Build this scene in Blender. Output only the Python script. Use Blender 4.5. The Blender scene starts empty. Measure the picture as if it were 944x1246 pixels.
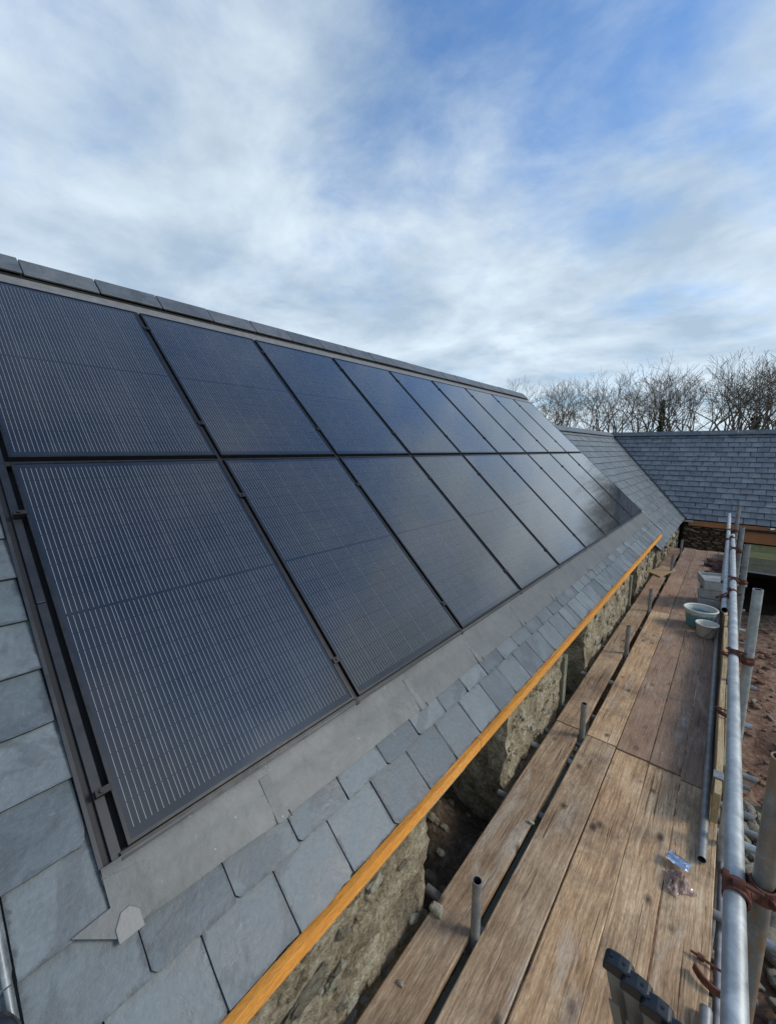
import bpy, math, random
from mathutils import Vector, Matrix, noise
rnd = random.Random(7)
C = bpy.context.scene
COL = C.collection
R = math.radians
# ------------------------------------------------------------------ camera
cam_data = bpy.data.cameras.new('camera')
cam = bpy.data.objects.new('camera', cam_data); COL.objects.link(cam)
cam_data.sensor_fit = 'HORIZONTAL'; cam_data.sensor_width = 36.0
cam_data.lens = 493.2 / 944 * 36.0
cam_data.clip_start = 0.02; cam_data.clip_end = 3000
Mw = ((0.76285, 0.10175, -0.63852), (0.64656, -0.11491, 0.75416), (0.00336, -0.98815, -0.15344))
cam.matrix_world = Matrix([[Mw[i][0], -Mw[i][1], -Mw[i][2], 0] for i in range(3)] + [[0, 0, 0, 1]])
C.camera = cam
C.render.resolution_x = 775; C.render.resolution_y = 1024
# ------------------------------------------------------------------ sky and sun
SUN_AZ = 62.0      # compass style angle from +Y towards +X
SUN_EL = 34.0
world = bpy.data.worlds.new('World'); C.world = world; world.use_nodes = True
nt = world.node_tree; nt.nodes.clear()
def wn(t, **k):
    n = nt.nodes.new(t)
    for a, b in k.items(): setattr(n, a, b)
    return n
sky = wn('ShaderNodeTexSky', sky_type='NISHITA'); sky.sun_disc = False
sky.sun_elevation = R(SUN_EL); sky.sun_rotation = R(SUN_AZ)
sky.air_density = 1.0; sky.dust_density = 0.4; sky.ozone_density = 2.5; sky.altitude = 50
tc = wn('ShaderNodeTexCoord'); sep = wn('ShaderNodeSeparateXYZ'); nt.links.new(tc.outputs['Generated'], sep.inputs[0])
def wm(op, a, b=None, c=None):
    n = wn('ShaderNodeMath', operation=op)
    for i, v in enumerate((a, b, c)):
        if v is None: continue
        if isinstance(v, (int, float)): n.inputs[i].default_value = v
        else: nt.links.new(v, n.inputs[i])
    return n.outputs[0]
zc = wm('MAXIMUM', sep.outputs[2], 0.0)
den = wm('ADD', zc, 0.16)
u_ = wm('DIVIDE', sep.outputs[0], den); v_ = wm('DIVIDE', sep.outputs[1], den)
comb = wn('ShaderNodeCombineXYZ'); nt.links.new(u_, comb.inputs[0]); nt.links.new(v_, comb.inputs[1])
def wnoise(scale, detail, rough, off, dist=0.0, vec=None):
    mp = wn('ShaderNodeMapping'); mp.inputs['Location'].default_value = off
    nt.links.new(vec or comb.outputs[0], mp.inputs[0])
    n = wn('ShaderNodeTexNoise'); n.inputs['Scale'].default_value = scale; n.inputs['Detail'].default_value = detail
    n.inputs['Roughness'].default_value = rough; n.inputs['Distortion'].default_value = dist
    nt.links.new(mp.outputs[0], n.inputs[0]); return n.outputs['Fac']
def wramp(fac, stops, interp='EASE'):
    r = wn('ShaderNodeValToRGB'); r.color_ramp.interpolation = interp
    el = r.color_ramp.elements
    while len(el) < len(stops): el.new(0.5)
    for e, (p, c) in zip(el, stops): e.position = p; e.color = c if len(c) == 4 else (*c, 1)
    nt.links.new(fac, r.inputs[0]); return r.outputs[0]
big = wnoise(0.62, 2.0, 0.5, (1.2, 5.5, 0.0), 0.3)
fine = wnoise(2.2, 8.0, 0.6, (1.7, 4.2, 3.0), 0.25)
mixf = wm('ADD', wm('MULTIPLY', big, 0.62), wm('MULTIPLY', fine, 0.48))
low = wm('SUBTRACT', 1.0, zc); low = wm('SUBTRACT', wm('MULTIPLY', wm('POWER', low, 2.2), 0.17), wm('MULTIPLY', wm('POWER', zc, 1.5), 0.15))
cover = wramp(wm('ADD', mixf, low), [(0.335, (0, 0, 0)), (0.61, (1, 1, 1))])
shade = wnoise(1.5, 6.0, 0.58, (9.3, 2.2, 6.0), 0.2)
ccol = wramp(shade, [(0.36, (2.45, 3.1, 3.75)), (0.64, (4.4, 5.0, 5.45))], 'LINEAR')
skyb = wn('ShaderNodeMix', data_type='RGBA', blend_type='MULTIPLY'); skyb.inputs[0].default_value = 1.0
nt.links.new(sky.outputs[0], skyb.inputs[6]); skyb.inputs[7].default_value = (0.72, 0.98, 1.18, 1)
mx = wn('ShaderNodeMix', data_type='RGBA'); nt.links.new(wm('MULTIPLY', cover, 0.93), mx.inputs[0])
nt.links.new(skyb.outputs[2], mx.inputs[6]); nt.links.new(ccol, mx.inputs[7])
bg = wn('ShaderNodeBackground'); bg.inputs[1].default_value = 0.13; nt.links.new(mx.outputs[2], bg.inputs[0])
wo = wn('ShaderNodeOutputWorld'); nt.links.new(bg.outputs[0], wo.inputs[0])
sd = bpy.data.lights.new('sun', 'SUN'); sd.energy = 1.5; sd.angle = R(18); sd.color = (1.0, 0.93, 0.83)
sun = bpy.data.objects.new('sun', sd); COL.objects.link(sun)
sdir = Vector((math.sin(R(SUN_AZ)) * math.cos(R(SUN_EL)), math.cos(R(SUN_AZ)) * math.cos(R(SUN_EL)), math.sin(R(SUN_EL))))
sun.rotation_euler = (-sdir).to_track_quat('-Z', 'Y').to_euler(); sun.location = (20, 10, 30)
C.view_settings.view_transform = 'Standard'; C.view_settings.look = 'None'
C.view_settings.exposure = 0.5; C.view_settings.gamma = 1.0
C.render.engine = 'CYCLES'
# ------------------------------------------------------------------ materials
class MN:
    """small helper round a material's node tree"""
    def __init__(s, name):
        s.m = bpy.data.materials.new(name); s.m.use_nodes = True; s.t = s.m.node_tree
        s.b = s.t.nodes['Principled BSDF']; s.tc = s.t.nodes.new('ShaderNodeTexCoord'); s.oi = None
    def n(s, t, **k):
        x = s.t.nodes.new(t)
        for a, b in k.items(): setattr(x, a, b)
        return x
    def l(s, a, b): s.t.links.new(a, b)
    def put(s, inp, v):
        if isinstance(v, (int, float)): inp.default_value = v
        elif isinstance(v, tuple): inp.default_value = v if len(v) == len(inp.default_value) else (*v, 1)
        else: s.l(v, inp)
    def math(s, op, a, b=None, c=None, clamp=False):
        x = s.n('ShaderNodeMath', operation=op); x.use_clamp = clamp
        for i, v in enumerate((a, b, c)):
            if v is not None: s.put(x.inputs[i], v)
        return x.outputs[0]
    def rand(s):
        if s.oi is None: s.oi = s.n('ShaderNodeObjectInfo')
        a = s.n('ShaderNodeAttribute', attribute_name='rnd')
        return s.math('FRACT', s.math('ADD', s.oi.outputs['Random'], a.outputs['Fac']))
    def coord(s, scale=(1, 1, 1), jitter=True, kind='Object'):
        mp = s.n('ShaderNodeMapping'); mp.inputs['Scale'].default_value = scale
        s.l(s.tc.outputs[kind], mp.inputs[0])
        if jitter:
            r = s.rand(); c = s.n('ShaderNodeCombineXYZ')
            s.l(s.math('MULTIPLY', r, 37.0), c.inputs[0]); s.l(s.math('MULTIPLY', r, 91.0), c.inputs[1]); s.l(s.math('MULTIPLY', r, 53.0), c.inputs[2])
            s.l(c.outputs[0], mp.inputs['Location'])
        return mp.outputs[0]
    def noise(s, vec, scale, detail=4, rough=0.55, dist=0.0):
        x = s.n('ShaderNodeTexNoise'); x.inputs['Scale'].default_value = scale; x.inputs['Detail'].default_value = detail
        x.inputs['Roughness'].default_value = rough; x.inputs['Distortion'].default_value = dist
        s.l(vec, x.inputs[0]); return x.outputs['Fac']
    def vor(s, vec, scale, feature='F1', rnd_=1.0):
        x = s.n('ShaderNodeTexVoronoi', feature=feature); x.inputs['Scale'].default_value = scale
        x.inputs['Randomness'].default_value = rnd_
        s.l(vec, x.inputs[0]); return x.outputs['Distance']
    def ramp(s, fac, stops, interp='LINEAR'):
        r = s.n('ShaderNodeValToRGB'); r.color_ramp.interpolation = interp; el = r.color_ramp.elements
        while len(el) < len(stops): el.new(0.5)
        for e, (p, c) in zip(el, stops):
            e.position = p; e.color = (c, c, c, 1) if isinstance(c, (int, float)) else (*c, 1)
        s.l(fac, r.inputs[0]); return r.outputs[0]
    def mix(s, f, a, b, mode='MIX'):
        x = s.n('ShaderNodeMix', data_type='RGBA', blend_type=mode); s.put(x.inputs[0], f); s.put(x.inputs[6], a); s.put(x.inputs[7], b)
        return x.outputs[2]
    def bump(s, h, strength=0.3, dist=0.005):
        x = s.n('ShaderNodeBump'); x.inputs['Strength'].default_value = strength; x.inputs['Distance'].default_value = dist
        s.l(h, x.inputs['Height']); s.l(x.outputs[0], s.b.inputs['Normal'])
    def out(s, col=None, rough=None, metal=None, spec=None):
        if col is not None: s.put(s.b.inputs['Base Color'], col)
        if rough is not None: s.put(s.b.inputs['Roughness'], rough)
        if metal is not None: s.put(s.b.inputs['Metallic'], metal)
        if spec is not None: s.put(s.b.inputs['Specular IOR Level'], spec)
        return s.m

def mat_slate(name, c0, c1, c2, rough=0.5, edge=0.75):
    m = MN(name); v = m.coord(); r = m.rand()
    base = m.ramp(r, [(0.0, c0), (0.5, c1), (1.0, c2)])
    a = m.noise(v, 6, 8, 0.65, 0.4); col = m.mix(1.0, base, m.ramp(a, [(0.25, 0.62), (0.75, 1.3)]), 'MULTIPLY')
    b = m.noise(v, 60, 4, 0.7); col = m.mix(1.0, col, m.ramp(b, [(0.3, 0.86), (0.7, 1.12)]), 'MULTIPLY')
    dust = m.ramp(m.noise(v, 22, 8, 0.7, 1.5), [(0.62, 0.0), (0.78, 1.0)])
    col = m.mix(m.math('MULTIPLY', dust, 0.35), col, (0.42, 0.45, 0.46))
    damp = m.ramp(m.noise(v, 2.6, 4, 0.6, 0.8), [(0.58, 0.0), (0.61, 1.0)])
    col = m.mix(m.math('MULTIPLY', damp, 0.42), col, (0.05, 0.06, 0.07))
    g = m.n('ShaderNodeSeparateXYZ'); m.l(m.tc.outputs['Generated'], g.inputs[0])
    ex = m.math('MINIMUM', g.outputs[0], m.math('SUBTRACT', 1.0, g.outputs[0])); ed = m.math('MINIMUM', ex, m.math('MULTIPLY', g.outputs[1], 1.1))
    ed = m.math('ADD', ed, m.math('MULTIPLY', m.math('SUBTRACT', m.noise(v, 14, 6, 0.7, 0.6), 0.5), -0.30))
    sel = m.ramp(m.noise(v, 3.5, 2, 0.5), [(0.38, 0.0), (0.50, 1.0)])
    wet = m.math('MULTIPLY', m.ramp(ed, [(0.0, 1.0), (0.05, 0.0)]), m.math('MULTIPLY', sel, edge))
    col = m.mix(wet, col, (0.035, 0.042, 0.05))
    scr = m.ramp(m.noise(m.coord((1, 5, 1)), 30, 4, 0.8, 2.5), [(0.66, 0.0), (0.72, 1.0)])
    col = m.mix(m.math('MULTIPLY', scr, 0.22), col, (0.5, 0.52, 0.53))
    c2 = m.noise(v, 18, 5, 0.6, 1.0)
    h = m.math('ADD', m.math('ADD', m.math('MULTIPLY', a, 0.7), m.math('MULTIPLY', b, 0.2)), m.math('MULTIPLY', c2, 0.5))
    m.bump(h, 0.5, 0.008)
    return m.out(col, m.ramp(a, [(0.3, rough - 0.1), (0.7, rough + 0.12)]), 0.0, 0.5)
M_SLATE = mat_slate('slate_blue_grey', (0.078, 0.102, 0.117), (0.112, 0.138, 0.152), (0.150, 0.178, 0.190))
M_SLATE_WING = mat_slate('slate_darker_blue', (0.112, 0.126, 0.142), (0.138, 0.155, 0.172), (0.165, 0.182, 0.196), 0.55, 0.0)
M_RIDGE = mat_slate('ridge_tile_grey', (0.085, 0.10, 0.115), (0.105, 0.118, 0.128), (0.125, 0.13, 0.14), 0.5, 0.0)

def mat_simple(name, col, rough=0.5, metal=0.0, nscale=8, amt=0.25, bump=0.0, bscale=60):
    m = MN(name); v = m.coord()
    a = m.noise(v, nscale, 6, 0.6)
    c = m.mix(1.0, col, m.ramp(a, [(0.25, 1 - amt), (0.75, 1 + amt)]), 'MULTIPLY')
    if bump: m.bump(m.noise(v, bscale, 4, 0.6), bump, 0.003)
    return m.out(c, m.ramp(a, [(0.3, max(0.05, rough - 0.08)), (0.7, min(1, rough + 0.08))]), metal)
M_FRAME = mat_simple('black_anodised_aluminium', (0.014, 0.016, 0.019), 0.42, 0.3, 20, 0.3)
M_RAIL = mat_simple('black_rail', (0.006, 0.0065, 0.007), 0.6, 0.0, 30, 0.4)
M_TRAY_AND_SHADE = mat_simple('black_plastic_tray_and_shade', (0.006, 0.006, 0.007), 0.6)
M_UPSTAND = mat_simple('dark_grey_flashing', (0.030, 0.032, 0.036), 0.45, 0.2, 14, 0.3)
M_BAR = mat_simple('grey_side_bar', (0.020, 0.023, 0.028), 0.4, 0.2, 14, 0.25)
def mat_lead():
    m = MN('lead_flashing'); v = m.coord()
    a = m.noise(v, 3.0, 6, 0.6, 0.6); b = m.noise(v, 30, 6, 0.7)
    col = m.ramp(a, [(0.25, (0.078, 0.085, 0.086)), (0.5, (0.108, 0.117, 0.117)), (0.8, (0.143, 0.152, 0.150))])
    col = m.mix(1.0, col, m.ramp(b, [(0.3, 0.85), (0.7, 1.1)]), 'MULTIPLY')
    sp = m.ramp(m.vor(v, 26), [(0.05, 1.0), (0.09, 0.0)])
    sel = m.ramp(m.noise(v, 9, 2), [(0.52, 0.0), (0.58, 1.0)])
    col = m.mix(m.math('MULTIPLY', m.math('MULTIPLY', sp, sel), 0.5), col, (0.55, 0.55, 0.53))
    dk = m.ramp(m.noise(m.coord((1, 3, 1)), 5, 4, 0.7, 1.2), [(0.60, 0.0), (0.72, 1.0)])
    col = m.mix(m.math('MULTIPLY', dk, 0.4), col, (0.06, 0.06, 0.06))
    m.bump(m.math('ADD', a, m.math('MULTIPLY', b, 0.2)), 0.5, 0.01)
    return m.out(col, 0.5, 0.1)
M_LEAD = mat_lead()
M_LEADPALE = mat_simple('pale_dressed_lead', (0.19, 0.19, 0.185), 0.5, 0.1, 20, 0.2, 0.3)
M_LEADLIGHT = mat_simple('light_zinc_edge', (0.34, 0.36, 0.38), 0.4, 0.4, 10, 0.2)

def mat_cells():
    m = MN('solar_cell_glass')
    uv = m.n('ShaderNodeUVMap').outputs[0]; s = m.n('ShaderNodeSeparateXYZ'); m.l(uv, s.inputs[0])
    u, v = s.outputs[0], s.outputs[1]                       # metres on the glass
    # 6 columns of cells, 9 wires each; 10 + 10 half cells with a wider band in the middle
    W = 0.976; u0 = 0.012
    cu = m.math('DIVIDE', m.math('SUBTRACT', u, u0), W / 6)
    fu = m.math('FRACT', cu)
    cellu = m.math('MULTIPLY', m.math('GREATER_THAN', fu, 0.008), m.math('LESS_THAN', fu, 0.992))
    w9 = m.math('FRACT', m.math('MULTIPLY', m.math('ADD', m.math('MULTIPLY', fu, 0.965), 0.0175), 9.0))
    wire = m.math('LESS_THAN', m.math('ABSOLUTE', m.math('SUBTRACT', w9, 0.5)), 0.050)
    inu = m.math('MULTIPLY', m.math('GREATER_THAN', cu, 0.0), m.math('LESS_THAN', cu, 6.0))
    # v: folded at the middle
    att = m.n('ShaderNodeAttribute', attribute_name='half'); half = att.outputs['Fac']
    vm = m.math('ABSOLUTE', m.math('SUBTRACT', v, half))
    vv = m.math('DIVIDE', m.math('SUBTRACT', vm, 0.005), m.math('DIVIDE', m.math('SUBTRACT', half, 0.033), 10.0))
    fv = m.math('FRACT', vv)
    inv_ = m.math('MULTIPLY', m.math('GREATER_THAN', vv, 0.0), m.math('LESS_THAN', vv, 10.0))
    dash = m.math('MULTIPLY', m.math('GREATER_THAN', fv, 0.022), m.math('LESS_THAN', fv, 0.978))
    edgev = m.math('MULTIPLY', m.math('GREATER_THAN', fv, 0.008), m.math('LESS_THAN', fv, 0.992))
    cell = m.math('MULTIPLY', m.math('MULTIPLY', cellu, edgev), m.math('MULTIPLY', inu, inv_))
    wires = m.math('MULTIPLY', m.math('MULTIPLY', wire, dash), m.math('MULTIPLY', inu, inv_))
    # each cell its own faint tone
    cid = m.n('ShaderNodeCombineXYZ'); m.l(m.math('FLOOR', cu), cid.inputs[0])
    sgn = m.math('SIGN', m.math('SUBTRACT', v, half)); m.l(m.math('ADD', m.math('FLOOR', vv), m.math('MULTIPLY', sgn, 20.0)), cid.inputs[1]); m.l(m.math('MULTIPLY', m.rand(), 60.0), cid.inputs[2])
    wnz = m.n('ShaderNodeTexWhiteNoise'); m.l(cid.outputs[0], wnz.inputs[0])
    cc = m.mix(wnz.outputs['Value'], (0.0065, 0.0062, 0.0062), (0.0088, 0.0082, 0.0082))
    c = m.mix(cell, (0.006, 0.007, 0.010), cc)
    c = m.mix(m.math('MULTIPLY', wires, 0.8), c, (0.27, 0.285, 0.30))
    ob = m.coord()
    dust = m.noise(ob, 3, 6, 0.6, 0.5)
    c = m.mix(m.math('MULTIPLY', m.ramp(dust, [(0.3, 0.0), (0.8, 1.0)]), 0.032), c, (0.45, 0.42, 0.38))
    m.b.inputs['IOR'].default_value = 1.48; m.b.inputs['Coat Weight'].default_value = 0.75; m.b.inputs['Coat Roughness'].default_value = 0.045; m.b.inputs['Coat IOR'].default_value = 1.55
    return m.out(c, m.ramp(dust, [(0.3, 0.07), (0.7, 0.13)]), 0.0, 0.5)
M_CELL = mat_cells()

def mat_board(name, stops, knot=1.0, axis='y'):
    m = MN(name)
    sc = {'y': (1, 0.055, 1), 'x': (0.055, 1, 1)}[axis]
    g = m.coord(sc); o = m.coord()
    big_ = m.noise(o, 2.2, 4, 0.55, 0.3)
    warp = m.n('ShaderNodeVectorMath', operation='ADD'); m.l(g, warp.inputs[0])
    kn = m.coord((4.6, 1.25, 0.0) if axis == 'y' else (1.25, 4.6, 0.0))
    kd = m.vor(kn, 1.0); ko = m.ramp(kd, [(0.0, 1.0), (0.30, 0.0)], 'EASE')
    cb = m.n('ShaderNodeCombineXYZ'); m.l(m.math('MULTIPLY', ko, 0.02), cb.inputs[0]); m.l(m.math('MULTIPLY', ko, 0.02), cb.inputs[1])
    m.l(cb.outputs[0], warp.inputs[1])
    gr = m.noise(warp.outputs[0], 55, 7, 0.68, 0.6)
    gr2 = m.noise(warp.outputs[0], 190, 3, 0.6)
    wv = m.n('ShaderNodeTexNoise'); wv.inputs['Scale'].default_value = 14; wv.inputs['Detail'].default_value = 3; wv.inputs['Distortion'].default_value = 1.2
    m.l(warp.outputs[0], wv.inputs[0])
    ring = m.math('FRACT', m.math('MULTIPLY', wv.outputs['Fac'], 9.0))
    ringd = m.ramp(ring, [(0.0, 0.72), (0.12, 1.05), (1.0, 0.98)])
    f = m.math('ADD', m.math('MULTIPLY', gr, 0.6), m.math('MULTIPLY', big_, 0.4))
    col = m.ramp(f, stops)
    col = m.mix(0.6 if knot > 0.05 else 0.3, col, ringd, 'MULTIPLY')
    col = m.mix(1.0, col, m.ramp(gr2, [(0.3, 0.84), (0.7, 1.12)]), 'MULTIPLY')
    tint = m.ramp(m.rand(), [(0.0, (0.74, 0.74, 0.76)), (0.5, (1.0, 0.98, 0.94)), (1.0, (1.18, 1.10, 0.98))])
    col = m.mix(1.0, col, tint, 'MULTIPLY')
    pale = m.ramp(m.noise(m.coord((1, 0.25, 1) if axis == 'y' else (0.25, 1, 1)), 5.5, 6, 0.65, 0.7), [(0.56, 0.0), (0.70, 1.0)])
    col = m.mix(m.math('MULTIPLY', pale, 0.65 * min(1, knot + 0.15)), col, (0.56, 0.49, 0.40))
    dirt = m.ramp(m.noise(o, 3.3, 7, 0.7, 0.6), [(0.50, 0.0), (0.66, 1.0)])
    col = m.mix(m.math('MULTIPLY', dirt, 0.5 * min(1, knot + 0.15)), col, (0.12, 0.088, 0.064))
    kc = m.ramp(m.vor(m.coord((7.5, 4.6, 0.0) if axis == 'y' else (4.6, 7.5, 0.0)), 1.0), [(0.06, 1.0), (0.12, 0.6), (0.22, 0.0)], 'EASE')
    ks = m.ramp(m.noise(o, 4.0, 1), [(0.43, 0.0), (0.49, 1.0)])
    col = m.mix(m.math('MULTIPLY', m.math('MULTIPLY', kc, ks), 0.85 * knot), col, (0.045, 0.03, 0.022))
    cr = m.noise(m.coord((1, 0.022, 1) if axis == 'y' else (0.022, 1, 1)), 75, 3, 0.5, 0.8)
    crk = m.math('MULTIPLY', m.ramp(cr, [(0.67, 0.0), (0.69, 1.0)]), 0.75 * min(1, knot + .2))
    col = m.mix(crk, col, (0.035, 0.022, 0.014))
    fine = m.noise(m.coord((1, 0.12, 1) if axis == 'y' else (0.12, 1, 1)), 260, 2, 0.6)
    col = m.mix(1.0, col, m.ramp(fine, [(0.3, 0.78), (0.7, 1.22)]), 'MULTIPLY')
    m.bump(m.math('ADD', m.math('MULTIPLY', gr, 1.0), m.math('ADD', m.math('MULTIPLY', ring, -0.15), m.math('MULTIPLY', crk, -0.6))), 0.7, 0.006)
    return m.out(col, 0.78, 0.0, 0.3)
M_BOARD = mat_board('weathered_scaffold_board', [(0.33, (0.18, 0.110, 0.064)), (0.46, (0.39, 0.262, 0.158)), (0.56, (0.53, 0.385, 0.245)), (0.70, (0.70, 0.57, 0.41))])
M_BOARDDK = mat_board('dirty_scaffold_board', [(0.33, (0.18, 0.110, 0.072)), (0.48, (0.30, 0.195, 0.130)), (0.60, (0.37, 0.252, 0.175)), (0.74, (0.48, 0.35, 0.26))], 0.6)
M_TOE = mat_board('pale_toe_board', [(0.30, (0.20, 0.14, 0.075)), (0.5, (0.38, 0.29, 0.17)), (0.8, (0.58, 0.48, 0.32))], 0.5)
M_FASCIA = mat_board('orange_treated_fascia', [(0.30, (0.66, 0.27, 0.045)), (0.5, (0.78, 0.35, 0.072)), (0.8, (0.86, 0.43, 0.11))], 0.0)
M_FASCIADK = mat_board('brown_orange_fascia', [(0.30, (0.30, 0.12, 0.05)), (0.5, (0.42, 0.18, 0.075)), (0.8, (0.50, 0.25, 0.12))], 0.2, 'x')
M_GREENBOARD = mat_board('green_treated_timber', [(0.30, (0.24, 0.26, 0.12)), (0.5, (0.34, 0.36, 0.18)), (0.8, (0.44, 0.45, 0.26))], 0.2, 'x')
M_POST = mat_board('grey_green_timber_post', [(0.30, (0.16, 0.16, 0.11)), (0.5, (0.24, 0.24, 0.17)), (0.8, (0.33, 0.32, 0.24))], 0.1)

def mat_osb():
    m = MN('chipped_plywood'); o = m.coord()
    a = m.noise(o, 26, 6, 0.7, 1.5)
    c = m.ramp(a, [(0.3, (0.20, 0.11, 0.05)), (0.55, (0.46, 0.31, 0.17)), (0.75, (0.62, 0.48, 0.32))])
    m.bump(a, 0.4, 0.003); return m.out(c, 0.75)
M_OSB = mat_osb()

def mat_galv(name, base, rust=0.0):
    m = MN(name); o = m.coord()
    a = m.noise(o, 14, 6, 0.65, 0.4); b = m.noise(m.coord((1, 1, 1)), 3.2, 4, 0.6)
    c = m.mix(1.0, base, m.ramp(a, [(0.28, 0.62), (0.5, 0.95), (0.72, 1.35)]), 'MULTIPLY')
    sp = m.ramp(m.noise(o, 70, 6, 0.8, 1.5), [(0.56, 0.0), (0.66, 1.0)])
    c = m.mix(m.math('MULTIPLY', sp, 0.45), c, (0.62, 0.66, 0.67))
    dk = m.ramp(b, [(0.55, 0.0), (0.7, 1.0)])
    c = m.mix(m.math('MULTIPLY', dk, 0.4), c, (0.11, 0.12, 0.12))
    if rust:
        ru = m.ramp(m.noise(m.coord((1, 1, 0.35)), 7, 6, 0.7, 0.5), [(0.42, 0.0), (0.56, 1.0)])
        c = m.mix(m.math('MULTIPLY', ru, rust), c, (0.34, 0.185, 0.075))
    m.bump(m.noise(o, 120, 3, 0.6), 0.12, 0.002)
    return m.out(c, m.ramp(a, [(0.3, 0.38), (0.7, 0.58)]), 0.45)
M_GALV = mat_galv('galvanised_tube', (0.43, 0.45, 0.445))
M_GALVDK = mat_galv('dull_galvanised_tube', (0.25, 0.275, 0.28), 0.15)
M_GALVRUST = mat_galv('galvanised_tube_rust_stained', (0.25, 0.28, 0.28), 0.75)
M_INSIDE = mat_simple('dark_tube_bore', (0.02, 0.02, 0.02), 0.8)
M_RUST = mat_simple('rusty_steel', (0.13, 0.048, 0.030), 0.8, 0.2, 40, 0.6, 0.6, 120)
M_BLACK = mat_simple('black_plastic', (0.014, 0.016, 0.019), 0.35, 0.0, 30, 0.4, 0.2)
M_ALU = mat_simple('dusty_aluminium_stile', (0.23, 0.225, 0.20), 0.5, 0.35, 6, 0.25)

def mat_masonry(name, c0, c1, c2, bscale=20, rough=0.9):
    m = MN(name); o = m.coord(jitter=True)
    a = m.noise(o, 4.0, 8, 0.7, 0.6); b = m.noise(o, bscale, 8, 0.72, 0.4)
    f = m.math('ADD', m.math('MULTIPLY', a, 0.5), m.math('MULTIPLY', b, 0.5))
    c = m.ramp(f, [(0.38, c0), (0.5, c1), (0.62, c2)])
    pits = m.ramp(m.vor(o, bscale * 1.6), [(0.10, 0.45), (0.22, 1.0)])
    c = m.mix(0.6, c, pits, 'MULTIPLY')
    m.bump(m.math('ADD', b, m.math('MULTIPLY', a, 0.5)), 1.0, 0.04)
    return m.out(c, rough, 0, 0.2)
M_MORTAR = mat_masonry('rough_lime_mortar', (0.13, 0.105, 0.068), (0.40, 0.335, 0.225), (0.74, 0.665, 0.50), 38)
M_STONE = mat_masonry('grey_brown_stone', (0.14, 0.125, 0.09), (0.27, 0.24, 0.175), (0.42, 0.385, 0.30), 30)
M_STONEPALE = mat_masonry('pale_stone', (0.34, 0.31, 0.22), (0.50, 0.47, 0.36), (0.64, 0.61, 0.52), 30)
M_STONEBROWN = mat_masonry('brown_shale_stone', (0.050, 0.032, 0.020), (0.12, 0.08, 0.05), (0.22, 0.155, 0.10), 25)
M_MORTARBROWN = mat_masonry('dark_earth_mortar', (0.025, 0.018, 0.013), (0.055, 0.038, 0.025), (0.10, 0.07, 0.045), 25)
M_RUBBLE = mat_masonry('rubble_stone', (0.20, 0.175, 0.13), (0.38, 0.345, 0.27), (0.58, 0.54, 0.44), 5)
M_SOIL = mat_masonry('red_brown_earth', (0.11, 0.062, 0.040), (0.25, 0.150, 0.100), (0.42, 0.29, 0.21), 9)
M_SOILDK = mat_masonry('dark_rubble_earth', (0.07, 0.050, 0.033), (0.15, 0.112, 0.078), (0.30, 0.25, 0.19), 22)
M_REDRUBBLE = mat_masonry('red_brown_rubble', (0.05, 0.022, 0.018), (0.11, 0.055, 0.042), (0.19, 0.11, 0.09), 20)
M_CONCRETE = mat_simple('grey_concrete', (0.30, 0.31, 0.30), 0.85, 0, 12, 0.25, 0.6, 90)
M_BARK = mat_simple('bare_bark', (0.17, 0.132, 0.10), 0.9, 0, 10, 0.35)
M_IVY = mat_simple('ivy_leaves', (0.035, 0.052, 0.02), 0.6, 0, 10, 0.5)
def mat_grass():
    m = MN('grass_field'); o = m.coord(jitter=False)
    a = m.noise(o, 0.3, 8, 0.7)
    return m.out(m.ramp(a, [(0.3, (0.05, 0.07, 0.025)), (0.7, (0.09, 0.105, 0.045))]), 0.95)
M_GRASS = mat_grass()
def mat_blue_tub():
    m = MN('blue_tub_plastic'); o = m.coord(jitter=False)
    a = m.noise(o, 22, 6, 0.75, 0.8); s = m.n('ShaderNodeSeparateXYZ'); m.l(m.tc.outputs['Object'], s.inputs[0])
    hi = m.ramp(m.math('ADD', s.outputs[2], m.math('MULTIPLY', a, 0.12)), [(0.235, 0.0), (0.27, 1.0)])
    sp = m.math('MAXIMUM', hi, m.ramp(a, [(0.56, 0.0), (0.66, 1.0)]))
    return m.out(m.mix(sp, (0.10, 0.27, 0.32), (0.50, 0.54, 0.51)), 0.6)
M_BLUE = mat_blue_tub()
M_WHITETUB = mat_simple('dusty_white_plastic', (0.55, 0.54, 0.49), 0.55, 0, 20, 0.2)
M_CEMENTIN = mat_simple('dried_mortar', (0.22, 0.215, 0.20), 0.9, 0, 20, 0.3, 0.5)
M_FOIL = mat_simple('silver_foil', (0.62, 0.64, 0.68), 0.22, 0.9, 20, 0.25)
def mat_bag():
    m = MN('crumpled_clear_bag'); o = m.coord()
    a = m.noise(o, 40, 4, 0.6)
    m.b.inputs['Alpha'].default_value = 0.8
    return m.out(m.ramp(a, [(0.35, (0.22, 0.12, 0.09)), (0.65, (0.55, 0.42, 0.36))]), 0.15)
M_BAG = mat_bag()
M_REDSTRIP = mat_simple('red_print', (0.32, 0.05, 0.04), 0.4)

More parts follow.
